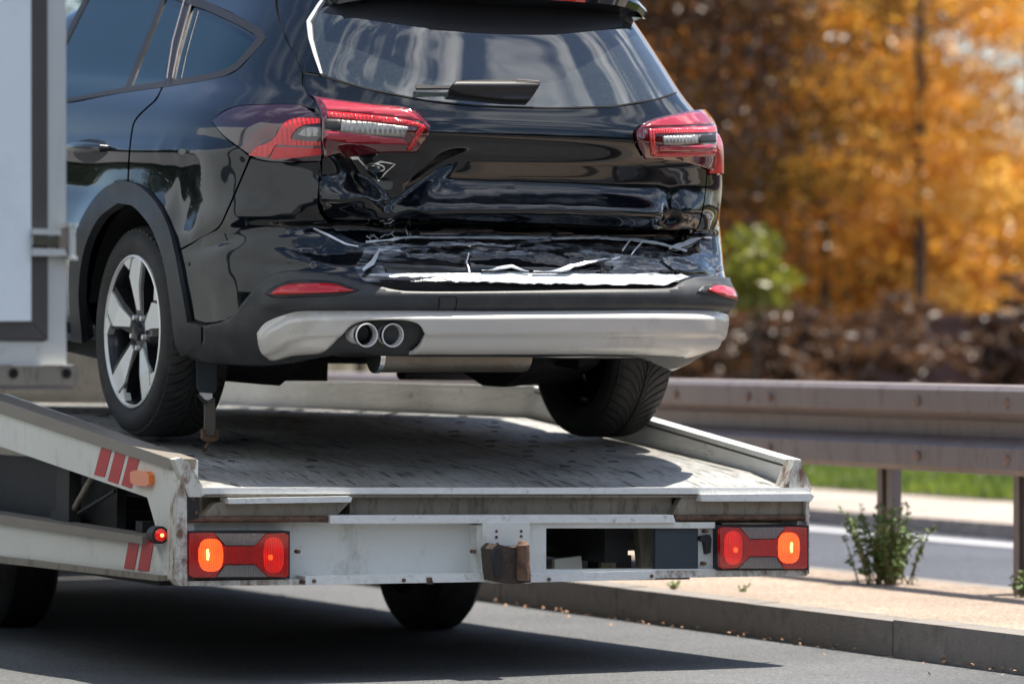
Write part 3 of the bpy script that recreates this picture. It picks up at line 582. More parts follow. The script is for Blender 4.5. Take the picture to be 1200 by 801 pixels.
# ---- painted panels of the left side
patch('rear_door', [(20, 118), (78, 121), (120, 113.5), (150, 108), (190, 100.5), (186, 109), (181, 117), (170, 127), (160, 137), (155, 147), (151, 175), (149, 213), (130, 222), (108, 248), (94, 285), (89, 330), (86, 398), (60, 402), (20, 408)], M['paint'], step=4)
patch('quarter_panel', [(192.5, 100.3), (230, 95), (262, 90), (279, 82), (296, 64), (312, 45), (305, 37), (280, 19), (240, 1), (215, -8), (215, -26), (321, -26), (322, 0), (324, 16), (334, 45), (353, 83), (353, 97), (361, 114), (369, 128), (359, 125.5), (350, 122.5), (310, 122), (279, 124), (260, 131), (248, 143), (264, 162), (285, 178), (292, 184), (280, 213), (266, 245), (255, 266), (230, 281), (206, 294), (204, 280), (190, 245), (171, 222), (151, 213), (153, 175), (157, 147), (162, 138), (172, 128), (184, 117), (188, 109)], M['paint'], step=3.4)
patch('bumper_corner', [(294, 186), (315, 190), (350, 191), (374, 190), (373, 215), (372, 240), (377, 253), (391, 268), (409, 279), (427, 287), (424, 300), (415, 312), (420, 322), (430, 332), (385, 321), (335, 318), (311, 327), (290, 348), (270, 371), (240, 378), (225, 375), (216, 330), (207, 296), (231, 283), (256, 268), (268, 246), (282, 214)], M['paint'], step=2.8, label='buckled black left corner of the bumper cover')
# ---- panels of the right corner
patch('bumper_corner', [(829, 205), (846, 205), (847, 250), (851, 270), (855.5, 300), (855, 326), (815, 325), (800, 330), (792, 318), (775, 305), (783, 292), (800, 282), (813, 273), (820, 264), (826, 235)], M['paint'], step=2.6, label='creased black right corner of the bumper cover')
patch('pillar_cover', [(326, -26), (385, -26), (380, 0), (361, 25), (363, 45), (376, 87), (359, 84), (339, 45), (328, 15)], M['paint'])
# ---- tailgate
patch('tailgate', [(358, 87), (378, 91), (430, 105.5), (500, 119.5), (560, 125.5), (650, 128), (720, 126), (770, 117.5), (792, 110), (807, 133), (800, 134), (765, 142), (747, 148), (742, 155), (745, 171), (751, 183), (765, 183.5), (800, 188), (819, 195), (828, 200), (825, 232), (819, 262), (816, 268), (780, 269), (740, 266), (655, 262), (560, 258.5), (520, 255), (470, 255), (440, 257), (388, 256), (379, 245), (377, 225), (378, 186), (400, 179.5), (430, 175.5), (460, 174.5), (487, 175.5), (501, 158.5), (504, 148), (490, 136.5), (470, 129), (440, 126), (400, 120), (366, 113), (357, 97)], M['paint'], step=2.6, label='crumpled black tailgate skin with a rolled lower edge')
patch('inner_flange', [(384, 252), (440, 252), (540, 252), (655, 256), (740, 260), (822, 262), (812, 276), (790, 288), (740, 286), (640, 285), (480, 284), (430, 284), (405, 276), (390, 266)], M['inner'], off=-.035, step=2.6)
for i, (x, y, r) in enumerate([(488, 268, 7), (545, 271, 8), (610, 268, 3.5), (654, 270, 9), (455, 270, 6), (722, 272, 6)]):
    a = np.linspace(0, 2*pi, 14, endpoint=False); patch('flange_hole', np.stack([x+r*np.cos(a), y+r*.8*np.sin(a)], 1), M['void'], off=-.033, thick=.002, step=3)
# ---- crushed bumper zone
patch('crushed_bumper_skin', [(400, 280), (430, 284), (480, 282), (560, 282), (650, 283), (745, 284.5), (800, 296), (795, 312), (792, 322), (803, 330), (800, 333), (520, 332), (470, 331), (428, 330), (412, 318), (395, 300)], M['crushed'], off=-.006, step=2.2, label='crushed and scraped bumper skin')
line_patch('torn_edge', [(428, 285), (480, 281.5), (560, 281.5), (650, 282.5), (700, 281.5), (745, 284.5), (775, 289), (803, 297)], [1.2, 1.6, 1.2, 2.6, 2.2, 1.6, 2.6, 1.2], M['torn_white'], off=.012, thick=.004, jag=.22, step=1.6)
patch('bumper_gap_shade', [(424, 329), (520, 331), (700, 331), (806, 329), (800, 338), (780, 342), (478, 343), (430, 334)], M['void'], off=-.004, thick=.002, step=3)  # near-black sheet standing in for the shade inside the gap
rg_ = random.Random(4); up = [(432, 324), (450, 323), (480, 323), (520, 322.5), (560, 322.5), (620, 323), (700, 323.5), (742, 323.5), (766, 319.5), (792, 322), (806, 327)]; lo_ = []
for k in range(75):
    x = 806-(806-432)*k/74; th_ = np.interp(x, [432, 460, 515, 524, 600, 700, 780, 806], [1.5, 4, 5, 9.5, 10.5, 11.5, 11, 2]); lo_.append((x, np.interp(x, [432, 520, 806], [324, 322.5, 325])+th_+rg_.uniform(-.9, .9)))
patch('torn_foam_strip', up+lo_, M['torn_white'], off=.012, thick=.004, step=2.0, fine=2.5, round_=False)
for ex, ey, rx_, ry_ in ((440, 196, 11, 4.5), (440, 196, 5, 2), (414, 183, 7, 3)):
    line_patch('wrinkle_glint', [(ex+rx_*cos(a_)+ry_*.4*sin(a_), ey+ry_*sin(a_)) for a_ in np.linspace(.2, 2*pi, 15)], [1.2, 2, 1, 1.8], M['chrome'], off=.004, thick=.003, step=1.6)  # highlights of the creased paint, laid on as chrome rings
line_patch('torn_edge', [(425, 318), (437, 310), (444, 297), (462, 295), (472, 297), (478, 304)], [3.5, 5, 3, 2.4, 2, 1], M['torn_white'], off=.012, thick=.003, jag=.5, step=1.5)
line_patch('bent_blade', [(622, 322), (660, 318), (700, 310), (723, 305)], [1.0, 2.2, 2.6, 1.2], M['metal_raw'], off=.022, thick=.006, jag=.2)
line_patch('bent_blade', [(562, 320.5), (580, 316.5), (597, 316), (617, 320.5)], [.8, 1.5, 1.5, .8], M['metal_raw'], off=.02, thick=.004)
line_patch('crease_ridge', [(548, 299), (546, 310), (549, 321)], 1.3, M['metal_raw'], off=.012, thick=.005)
line_patch('crease_ridge', [(728, 296), (738, 284)], 1.4, M['metal_raw'], off=.012, thick=.005)
line_patch('crease_ridge', [(738, 300), (752, 286)], 1.2, M['metal_raw'], off=.012, thick=.005)
line_patch('crease_ridge', [(783, 293), (805, 286), (822, 278), (832, 280)], [2, 5, 4, 1.5], M['metal_raw'], off=.008, thick=.005, jag=.4)
line_patch('crease_ridge', [(367, 268), (385, 276), (405, 286), (420, 289)], [1.2, 2.4, 2.2, 1], M['metal_raw'], off=.004, thick=.004)
line_patch('crease_ridge', [(470, 293), (545, 288), (598, 291), (645, 283)], [1, 5, 2, 1], M['crushed'], off=.016, thick=.01, jag=.3)
patch('dent_panel', [(448, 309), (500, 304), (545, 301), (547, 318), (500, 319), (455, 320)], M['inner'], off=.004, thick=.004, step=2.4)
patch('dent_panel', [(549, 300), (600, 300), (650, 296), (720, 301), (700, 309), (640, 318), (600, 315), (575, 316), (551, 320)], M['paint'], off=.006, thick=.004, step=2.2)
for x, y, r in ((541, 309, 3.2), (705, 318, 3), (716, 315, 1.8), (697, 327, 0)):
    if r: a = np.linspace(0, 2*pi, 12, endpoint=False); patch('punched_hole', np.stack([x+r*np.cos(a), y+r*np.sin(a)], 1), M['void'], off=.009, thick=.003, step=2)
# wrinkled foil-like bits under the tailgate's left side
for i in range(34):
    r_ = random.Random(i); x = r_.uniform(425, 480); y = r_.uniform(250, 279); L = r_.uniform(3, 9); a = r_.uniform(-.9, .9)
    line_patch('torn_scrap', [(x, y), (x+L*cos(a), y+L*sin(a))], [.5, 1.1, .4], M['metal_raw'] if i % 3 else M['crushed'], off=r_.uniform(-.02, .0), thick=.004, step=1.5)
# bright wrinkle under the lamp: highlight laid on as a chrome line
line_patch('wrinkle_glint', [(405, 181), (415, 180), (424, 190), (430, 196), (447, 189), (463, 192), (452, 202), (444, 212), (440, 204), (430, 198)], [1, 2.4, 1.2, 2.6, 1.6, 1.2, 1.4, 1, .8], M['chrome'], off=.003, thick=.003, step=1.6)

# ---- cladding
patch('arch_cladding', [(88, 398), (86, 330), (90, 285), (106, 248), (128, 221), (150, 213), (171, 221), (191, 245), (205, 280), (216, 330), (224, 376), (240, 380), (240, 400), (217, 415), (210, 400), (204, 350), (195, 302), (180, 265), (161, 243), (143, 239), (121, 256), (104, 290), (97, 340), (101, 400)], M['clad'], off=.016, thick=.03, step=3.5, label='grey wheel-arch cladding')
def clad_off(V2, P):
    y = V2[:, 1]; x = V2[:, 0]; rear = sst(300, 340, x)
    return .014+rear*(.022*sst(334, 344, y)*sst(356, 366, y)*-1+.022*sst(330, 346, y))
patch('lower_bumper', [(226, 378), (240, 380.5), (271, 373), (291, 350), (311, 329), (335, 319.5), (385, 322.5), (430, 333), (478, 341), (700, 341), (780, 340), (798, 332), (816, 327), (852, 327), (856, 335), (856, 350), (853, 372), (845, 398), (820, 413), (785, 428), (740, 415), (600, 414), (500, 414), (455, 413), (400, 412), (340, 422), (300, 425), (235, 420), (212, 405), (216, 396), (242, 398), (242, 382)], M['clad'], off=clad_off, thick=.02, step=3.0, label='dark grey lower bumper')
patch('reflector_recess', [(314, 344), (325, 335), (345, 329), (392, 331), (422, 339), (400, 345), (330, 348)], M['trim'], off=(lambda V2, P: clad_off(V2, P)+.002), thick=.004)
patch('reflector', [(323, 343.5), (331, 336), (345, 332.5), (390, 333), (417, 340), (400, 341.5), (330, 344)], M['refl'], off=(lambda V2, P: clad_off(V2, P)+.006), thick=.008)
patch('reflector_recess', [(806, 343), (825, 334), (851, 335), (852, 353), (836, 349)], M['trim'], off=(lambda V2, P: clad_off(V2, P)+.002), thick=.004)
patch('reflector', [(818, 341), (832, 337), (848, 338), (848, 350), (835, 346)], M['refl'], off=(lambda V2, P: clad_off(V2, P)+.006), thick=.008)
for q in ([(510, 347), (512, 345.6), (529, 345.6), (531, 347), (531, 364), (529.5, 364), (529.5, 348), (528, 347), (513, 347), (511.5, 348), (511.5, 364), (510, 364)],):
    patch('tow_eye_cover_seam', q, M['void'], off=clad_off and (lambda V2, P: clad_off(V2, P)+.0015), thick=.003, step=2, round_=False)
def skid_off(V2, P):
    y = V2[:, 1]; x = V2[:, 0]; k = sst(300, 350, x)
    top = np.interp(x, [305, 345, 365, 560, 760, 830, 852, 857], [388, 366, 363, 363, 362, 363, 372, 382])
    t = (y-top)
    return .018+.034*np.clip(t/7, 0, 1)*sst(300, 330, x)*sst(858, 800, x)-.010*sst(24, 30, t)-.03*sst(36, 56, t)
patch('skid_plate', [(305, 388), (316, 376), (345, 365), (365, 362.5), (480, 362.5), (560, 363.5), (700, 362.5), (760, 361), (830, 362.5), (850, 370), (855.5, 380), (850, 394), (840, 404), (822, 415), (785, 431), (779, 428), (800, 414), (735, 410), (600, 409), (485, 408), (478, 408), (490, 398), (494, 388), (487, 377), (470, 372), (430, 372.5), (413, 378), (400, 391), (376, 405), (350, 408), (322, 413), (309, 403)], M['skid'], off=skid_off, thick=.012, step=2.5, label='silver skid plate across the bumper')
# corner underside
# ---- exhaust
patch('exhaust_surround', [(360, 408), (378, 403), (400, 388), (414, 375), (432, 369), (472, 368), (492, 374), (499, 388), (494, 400), (484, 411), (440, 415), (380, 416), (352, 414)], pmat('exhaust_surround', (.10, .09, .075), .5, .3, .3, 9), off=-.03, thick=.01)
for cx in (431.5, 462):
    c = CAR.at(cx, 393, 1, -1.10); r = 13.8/385
    bm = bmesh.new(); r1 = add_lathe(bm, [(.0, r), (-.004, r*.98), (-.004, r*.90), (.0, r*.87), (.10, r*.85), (.10, r*.3)], seg=36); o_ = None
    bmesh.ops.rotate(bm, verts=bm.verts, cent=(0, 0, 0), matrix=Matrix.Rotation(radians(90), 3, 'Z')); bmesh.ops.translate(bm, verts=bm.verts, vec=Vector(c)+Vector((0, .012, 0)))
    tp = bmobj('tailpipe', bm, M['rim_bright'], car, smooth=True)
    bm = bmesh.new(); add_lathe(bm, [(.003, r*.885), (.09, r*.82), (.095, .001)], seg=28); bmesh.ops.rotate(bm, verts=bm.verts, cent=(0, 0, 0), matrix=Matrix.Rotation(radians(90), 3, 'Z')); bmesh.ops.translate(bm, verts=bm.verts, vec=Vector(c)+Vector((0, .010, 0)))
    bmobj('bore', bm, M['void'], tp, smooth=True)
a_ = np.array(CAR.at(438, 416, 1, -.92)); b_ = np.array(CAR.at(617, 416, 1, -.92))
bm = bmesh.new(); r = .052; add_tube(bm, [a_, a_+(b_-a_)*.02, b_-(b_-a_)*.04, b_-(b_-a_)*.01, b_], [r*.9, r, r, r*.95, r*.8], 28); bmobj('muffler', bm, M['dullmetal'], car, smooth=True)
bm = bmesh.new(); add_tube(bm, [a_-(b_-a_)*.001+Vector((.0, 0, 0)), a_+np.array([.015, 0, 0])], r*1.04, 28); bmobj('muffler_band', bm, M['chrome'], car, smooth=True)
# ---- underbody
box('floor_pan', -.78, .78, .45, 3.2, .20, .30, M['under'], car, .02)
box('rear_undertray', -.60, .60, -.94, .45, .335, .37, M['under'], car, .01)
box('fuel_tank', -.55, -.05, .35, .95, .15, .22, M['under'], car, .03)
box('rear_axle_beam', -.62, .62, -.07, .10, .27, .34, M['under'], car, .03)
for sx in (-1, 1):
    c = [(.80*sx, 0, 0)]
    bm = bmesh.new(); pa = [(-.30, .36), (-.22, .24), (-.06, .17), (.10, .16), (.30, .20), (.60, .24), (.60, .36)]
    add_prism(bm, [(.40*sx, y, z) for y, z in pa], [(.66*sx, y, z+.02) for y, z in pa]); bmobj('suspension_arm', bm, M['under'], car, .02)
    tube('damper', [(.60*sx, -.12, .22), (.56*sx, -.10, .60)], .028, M['under'], car)
    for yy in (0, 2.70):
        bm = bmesh.new(); rr = add_lathe(bm, [(.50*sx, .395), (.93*sx if 0 else .885*sx, .40)], (0, yy, .334), 40)
        kill = [f for f in bm.faces if f.calc_center_median().z < .42]; bmesh.ops.delete(bm, geom=kill, context='FACES')
        ring = [v for v in bm.verts if abs(v.co.x-.50*sx) < 1e-4]
        o = bmobj('wheel_housing', bm, M['void'], car, smooth=True)
        bm = bmesh.new(); pr = [(.5*sx, yy+.395*cos(t), .334+.395*sin(t)) for t in np.linspace(-.2, pi+.2, 24)]; bm.faces.new([bm.verts.new(p) for p in pr]); bmobj('housing_wall', bm, M['void'], car)
tube('track_rod', [CAR.at(470, 438, 1, .5), CAR.at(640, 440, 1, .9)], .02, M['under'], car)

# ---- glass
patch('door_glass', [(102, -20), (196, -20), (190, -2), (172, 40), (145, 104), (112, 110), (79, 116), (40, 120), (40, 60), (78, 44)], M['glass'], off=-.006, thick=.004)
patch('door_quarter_glass', [(197, -8), (222, -8), (216, 10), (200, 55), (193, 94), (172, 99), (152, 103), (174, 50)], M['glass'], off=-.006, thick=.004)
patch('rear_quarter_glass', [(227, 8), (240, 12), (265, 24), (290, 40), (297, 47), (290, 60), (276, 73), (262, 81), (240, 86), (204, 93), (211, 62)], M['glass'], off=-.006, thick=.004)
line_patch('window_trim', [(30, 128), (78, 118), (120, 110), (150, 105), (200, 97.5), (240, 91), (262, 86), (277, 78), (293, 61), (307, 45), (300, 36), (280, 25), (262, 16), (240, 6), (220, 0), (190, -12)], [4.5, 4.5, 5, 6, 7, 7, 7, 9, 9, 10, 10], M['trim'], off=.001, thick=.014)
line_patch('window_divider', [(74, 50), (102, -6)], 5, M['trim'], off=-.002, thick=.01)
line_patch('window_divider', [(148, 105), (164, 64), (180, 25), (193, -8)], [6, 5, 5], M['trim'], off=-.002, thick=.01)
line_patch('window_divider', [(198, 97), (204, 62), (213, 30), (223, -8)], [8, 8, 9], M['trim'], off=-.001, thick=.01)
line_patch('bright_bead', [(204.5, 94), (211, 62), (219, 32), (226, 8)], 1.0, M['galv'], off=.011, thick=.002)
line_patch('bright_bead', [(198, 94), (205, 50), (215, 14), (221, -8)], .8, M['galv'], off=.011, thick=.002)
patch('rear_window', [(379, 87), (364, 45), (362, 26), (370, 12), (400, 4), (560, 10), (728, 14), (745, 38), (762, 60), (778, 85), (791, 107), (770, 114.5), (720, 123), (650, 125), (560, 122.5), (500, 116.5), (430, 102.5)], M['rglass'], off=-.004, thick=.005, step=4)
line_patch('window_edge_strip', [(383, -6), (373, 8), (362, 26), (364, 45), (370, 66), (377, 87)], [3, 3.5, 4.5, 4, 3.5, 2.5], M['rim_bright'], off=.004, thick=.012)
patch('window_ceramic_band', [(378, 14), (430, 22), (500, 32), (560, 38), (640, 40), (700, 35), (730, 30), (726, 14), (560, 0), (400, -2)], M['trim'], off=-.0025, thick=.001)
line_patch('window_seal', [(358, 86), (379, 89.5), (430, 104), (500, 118), (560, 124), (650, 126.6), (720, 124.6), (770, 116), (793, 108.5)], 1.6, M['void'], off=.0, thick=.004)
# ---- roof spoiler
def cpt(x, y, z): return (x, y, z)
bm = bmesh.new(); n = 17; rows = []
for i in range(n):
    t = -1+2*i/(n-1); x = .53*t; yb = -.905+.22*abs(t)**3.0; zt_ = 1.468-.020*t*t-.035*abs(t)**6; yr0 = -.50; zt_ += .012*t*t
    rows.append([bm.verts.new(p) for p in ((x, yr0, zt_+.035), (x, yb+.15, zt_+.012), (x, yb+.01, zt_-.006), (x, yb, zt_-.018), (x, yb+.008, zt_-.040), (x, yb+.04, zt_-.050+.014*t*t), (x, -.74+.06*abs(t), zt_-.085+.05*abs(t)**4), (x, yr0, zt_-.06))])
for a, b in zip(rows[:-1], rows[1:]):
    for k in range(8): bm.faces.new((a[k], b[k], b[(k+1) % 8], a[(k+1) % 8]))
bm.faces.new(rows[0]); bm.faces.new(rows[-1][::-1]); sp = bmobj('roof_spoiler', bm, M['paint'], car, smooth=True)
bm = bmesh.new(); A = []; B = []
for t in np.linspace(-.28, .20, 12):
    x = t; tt = x/.53; yb = -.905+.22*abs(tt)**3.0; zz = 1.468-.020*tt*tt-.035*abs(tt)**6; A.append((x, yb-.006, zz-.020)); B.append((x, yb-.004, zz-.040))
ring = A+B[::-1]; add_prism(bm, ring, [(x, y+.012, z) for x, y, z in ring]); bmobj('brake_light', bm, M['red_hot'], sp)
# ---- wiper
wp = patch('wiper', [(525, 106), (530, 101), (545, 97.5), (575, 96), (605, 96.3), (626, 98.5), (628.5, 102), (624, 112), (619, 119.5), (590, 118.5), (560, 115.5), (535, 112.5), (526, 110)], M['trim'], off=lambda V2, P: .014+.022*sst(0, 9, 110-np.abs(V2[:, 1]-105)-100)+.0, thick=.03, step=2.5)
line_patch('wiper_rod', [(486, 105.5), (505, 106), (527, 106)], [5, 3.2, 3.2], M['trim'], parent=wp, off=.022, thick=.01)
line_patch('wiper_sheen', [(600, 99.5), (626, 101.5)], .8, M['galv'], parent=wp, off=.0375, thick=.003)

# ---- lamps
def lamp(name, poly, mat, off=.004, parent=car, **k): return patch(name, poly, mat, parent, off, .012, **k)
l1 = lamp('tail_lamp', [(250, 143), (262, 133.5), (280, 126.5), (310, 124.5), (350, 124.5), (360, 128.5), (371, 138), (376, 146), (376, 188), (350, 188.5), (315, 187.5), (300, 184), (285, 175), (265, 160)], M['plum'], .006, label='smoked red tail lamp on the left rear wing', step=2.5)
def lens(parent, poly, mat, off, **k): return patch('lens', poly, mat, parent, off, .003, step=2.2, **k)
lens(l1, [(293, 182), (303, 173), (318, 167), (326, 158), (332, 148), (340, 142.5), (352, 140), (376, 140.5), (376, 146), (358, 147.5), (349, 152), (343, 159), (342, 163), (352, 165), (376, 165.5), (376, 170), (350, 171), (325, 170), (316, 184)], M['red_hot'], .009)
lens(l1, [(318, 186.5), (324, 172.5), (350, 173), (376, 173.5), (376, 181), (350, 184)], M['refl'], .009)
lens(l1, [(350, 158), (357, 152), (368, 150), (374, 151), (374, 159), (360, 160)], M['led'], .009)
lens(l1, [(286, 174), (300, 156), (314, 148), (328, 150), (322, 162), (308, 170), (296, 181)], M['red_deep'], .0075)
l2 = lamp('tail_lamp', [(368, 115), (400, 120.5), (440, 126.5), (470, 129.8), (490, 137.5), (503, 148), (500, 158), (487, 174), (460, 173), (430, 174), (400, 178), (379, 184), (378, 160), (379, 146), (375, 130)], M['red_deep'], lambda V2, P: .010+.016*sst(112, 142, V2[:, 1])*sst(505, 480, V2[:, 0])*sst(366, 386, V2[:, 0]), label='red tail lamp on the left of the tailgate', step=2.2)
lo = lambda d: (lambda V2, P: .010+.016*sst(112, 142, V2[:, 1])*sst(505, 480, V2[:, 0])*sst(366, 386, V2[:, 0])+d)
lens(l2, [(376, 119.5), (400, 123), (440, 129), (470, 133), (494, 145), (470, 142.5), (430, 138.5), (384, 135), (382, 130)], M['red_pink'], lo(.002))  # gloss on the upward-facing top put into the pale lens colour
lens(l2, [(385, 136.5), (430, 140), (470, 144), (495, 148.5), (497, 151), (490, 158), (480, 170), (474, 170), (484, 157), (488, 151), (460, 148.5), (420, 145.5), (386, 142.5)], M['red_hot'], lo(.003))
lens(l2, [(382, 144), (400, 145), (400, 154), (382, 153)], M['trim'], lo(.002))
lens(l2, [(401, 145.5), (430, 147), (476, 151.5), (471, 158.5), (440, 157), (400, 154.5)], M['led'], lo(.003))
lens(l2, [(383, 154.5), (430, 156.5), (470, 160), (478, 164.3), (440, 163), (383, 159.5)], M['red_pink'], lo(.003))
l3 = lamp('tail_lamp', [(743.5, 155), (748, 149.5), (765, 143), (800, 135), (822, 133), (829, 142), (834, 154), (833, 170), (830, 199), (819, 194), (800, 187), (765, 182.5), (752, 182), (746, 170)], M['red_deep'], lambda V2, P: .008+.012*sst(738, 752, V2[:, 0]), label='red tail lamp on the right of the tailgate', step=2.2)
ro = lambda d: (lambda V2, P: .008+.012*sst(738, 752, V2[:, 0])+d)
lens(l3, [(749, 152), (765, 145.5), (800, 137.5), (820, 135.5), (831, 150), (800, 151), (757, 152.5)], M['red_pink'], ro(.002))  # top gloss put into the pale colour, as on the left lamp
lens(l3, [(755, 154), (833, 152.5), (833, 159), (764, 159), (762, 163), (766, 175), (832, 174.5), (832, 180), (766, 179), (759, 178)], M['red_hot'], ro(.003))
lens(l3, [(771, 161.5), (812, 161), (812, 168), (773, 168)], M['led'], ro(.003))
lens(l3, [(813, 161), (832, 161), (832, 168), (813, 168)], M['trim'], ro(.002))
lens(l3, [(767, 170), (773, 169), (830, 169.5), (832, 174), (768, 174)], M['red_pink'], ro(.003))
l4 = lamp('tail_lamp', [(834.5, 155), (840, 159), (844.5, 172), (845.5, 203), (829, 203), (833, 178)], M['refl'], .008, label='red tail lamp end on the right rear wing', step=2.2)
lens(l4, [(835, 158), (841, 163), (844, 176), (840, 177), (835, 168)], M['red_hot'], .011)
lens(l4, [(833, 177), (843, 178), (844, 181), (833, 181)], M['red_pink'], .011)

# ---- door handle, sensors, keyhole
hp = hit([(88, 174), (95, 173), (108, 173), (118, 173.5), (126, 174)])
tube('door_handle', [hp[0]+[.002, 0, 0]]+[hp[0]+[-.022, 0, 0], hp[1]+[-.034, 0, 0], hp[2]+[-.036, 0, 0], hp[3]+[-.034, 0, 0], hp[4]+[-.020, 0, 0]]+[hp[4]+[.002, 0, 0]], [.010, .013, .017, .018, .017, .013, .010], M['inner'], car)
patch('handle_recess', [(84, 168), (105, 163), (124, 166), (126, 180), (112, 190), (96, 189), (86, 180)], M['trim'], off=.001, thick=.003, step=3)
def ringat(name, x, y, r, off=.003, m=None):
    a = np.linspace(0, 2*pi, 14, endpoint=False); return patch(name, np.stack([x+r*np.cos(a), y+r*np.sin(a)], 1), m or M['trim'], off=off, thick=.004, step=2)
for x, y in ((367, 311), (843, 315), (843, 323)):
    s_ = ringat('parking_sensor', x, y, 3.8, .003, M['galv']); ringat('sensor_face', x, y, 3.0, .0045, M['paint']).parent = s_
ringat('bumper_clip', 220, 309, 2.6, .003, M['rim_dark'])

# ---- wheels
def wheel(loc, side, first=None):
    """side -1: outer face towards -x"""
    root = bpy.data.objects.new('wheel', None); COL.objects.link(root); root.parent = car; root.empty_display_size = .1
    root.location = loc; root.rotation_euler = (0, 0, 0 if side < 0 else pi)
    if first:
        for ch in first.children: c = ch.copy(); COL.objects.link(c); c.parent = root
        return root
    R, Wd = .334, .215; hw = Wd/2
    bm = bmesh.new()
    pr = [(-hw+.012, .238), (-hw-.003, .262), (-hw-.006, .285), (-hw+.002, .308), (-hw+.022, .322), (-hw+.04, .3265), (0, .329), (hw-.04, .3265), (hw-.022, .322), (hw-.002, .308), (hw+.006, .285), (hw+.003, .262), (hw-.012, .238), (hw-.03, .225), (-hw+.03, .225)]
    rg = add_lathe(bm, pr+[pr[0]], seg=96); bmesh.ops.remove_doubles(bm, verts=bm.verts, dist=1e-5); bmobj('tyre', bm, M['rubber'], root, smooth=True)
    bm = bmesh.new(); NB = 62                 # swept V tread blocks
    for k in range(NB):
        for sd in (-1, 1):
            a0 = 2*pi*(k+(.5 if sd > 0 else 0))/NB; xs_ = np.linspace(.004, hw-.012, 7); prev = None
            for j, x in enumerate(xs_):
                t = j/6; ang = a0+.40*t**.62-.10*t*t; gw = 2*pi/NB*.39; rr = np.interp(x, [0, hw-.04, hw-.022, hw-.012], [.329, .3265, .322, .316])
                q = []
                for dd, rad in ((-gw, rr-.003), (-gw, rr+.0055), (gw, rr+.0055), (gw, rr-.003)):
                    q.append(bm.verts.new((sd*x, rad*cos(ang+dd), rad*sin(ang+dd))))
                if prev:
                    for i in range(3): bm.faces.new((prev[i], prev[i+1], q[i+1], q[i]))
                else: bm.faces.new(q)
                prev = q
            bm.faces.new(prev[::-1])
    bmobj('tread', bm, M['rubber'], root)
    fx = -hw+.010
    bm = bmesh.new(); add_lathe(bm, [(fx+.012, .243), (fx-.006, .241), (fx-.008, .235), (fx+.002, .231)], seg=90); bmobj('rim_lip', bm, M['rim_bright'], root, smooth=True)
    bm = bmesh.new(); add_lathe(bm, [(fx+.002, .232), (fx+.03, .222), (fx+.12, .205), (fx+.175, .22)], seg=72); add_lathe(bm, [(fx+.075, .21), (fx+.078, .001)], seg=48); bmobj('rim_barrel', bm, M['rim_dark'], root, smooth=True)
    bm = bmesh.new(); add_lathe(bm, [(fx+.060, .150), (fx+.060, .06)], seg=48); bmobj('brake_disc', bm, M['dullmetal'], root, smooth=True)
    bm = bmesh.new(); add_lathe(bm, [(fx+.05, .088), (fx+.026, .075), (fx+.022, .05), (fx+.018, .032), (fx+.006, .028), (fx+.004, .001)], seg=40); bmobj('hub', bm, M['rim_dark'], root, smooth=True)
    def plate(polar, x0, x1, mat, nm, ang, depth_in=None):
        bm = bmesh.new(); pts = []
        for rr, aa in polar:
            tt = ang+radians(aa); y = rr*cos(tt); z = rr*sin(tt); pts.append((y, z, rr))
        f_ = lambda rr: x0+(.018*max(0, (.16-rr)/.12))
        A = [(f_(rr), y, z) for y, z, rr in pts]; B = [(x1, y, z) for y, z, rr in pts]
        add_prism(bm, A, B); return bmobj(nm, bm, mat, root, .0015)
    for k in range(5):
        # seen from outside (x towards viewer = -x): local +y is forward = to the left in the picture
        ang = radians(88+72*k)
        sp_ = plate([(.062, -30), (.062, 32), (.14, 22), (.228, 19), (.234, 0), (.234, -17), (.195, -18), (.14, -16)], fx+.006, fx+.045, M['rim_dark'], 'spoke', ang)
        plate([(.068, -8), (.068, 14), (.150, 12), (.233, 13), (.234, 0), (.226, -6), (.178, -15)], fx-.001, fx+.02, M['rim_bright'], 'spoke_face', ang)
        plate([(.198, -14), (.234, -8), (.235, -22), (.226, -23)], fx-.002, fx+.02, M['rim_bright'], 'spoke_face', ang)
        bm = bmesh.new(); a = radians(88+36+72*k); add_lathe(bm, [(fx+.008, .001), (fx+.009, .008), (fx+.03, .010)], (0, .052*cos(a), .052*sin(a)), 10); bmobj('wheel_nut', bm, M['rim_bright'], root, smooth=True)
    return root
w0 = wheel((-.8925+.1075, 0, .334), -1)
wheel((.785, 0, .334), 1, w0); wheel((-.785, 2.70, .334), -1, w0); wheel((.785, 2.70, .334), 1, w0)
# ================================================================== TOW TRUCK
tow = thing('tow_truck', 'dirty white car transporter with sloping steel deck and red striped side beams', 'tow truck', TOW)
TWD = 2.05
def tz(u, v, ty=0): p = TOW.at(u, v, 1, ty); return p[0], p[2]
def tprism(name, poly, ty0, ty1, mat, parent=tow, bevel=.003, **k):       # outline as seen on the rear plane ty0, extruded forward to ty1
    A = [(lambda q: (q[0], ty0, q[1]))(tz(u, v, ty0)) for u, v in poly]; bm = bmesh.new(); add_prism(bm, A, [(x, ty1, z) for x, _, z in A]); return bmobj(name, bm, mat, parent, bevel, **k)
def ts(u, v, tx=0): p = TOW.at(u, v, 0, tx); return p[1], p[2]
def sprism(name, poly, tx0, tx1, mat, parent=tow, bevel=.003):             # outline as seen on the side plane tx0
    A = [(lambda q: (tx0, q[0], q[1]))(ts(u, v, tx0)) for u, v in poly]; bm = bmesh.new(); add_prism(bm, A, [(tx1, y, z) for _, y, z in A]); return bmobj(name, bm, mat, parent, bevel)
zl = tz(240, 577)[1]                          # rear lip height
bend = ts(628, 455, TWD-.03); 
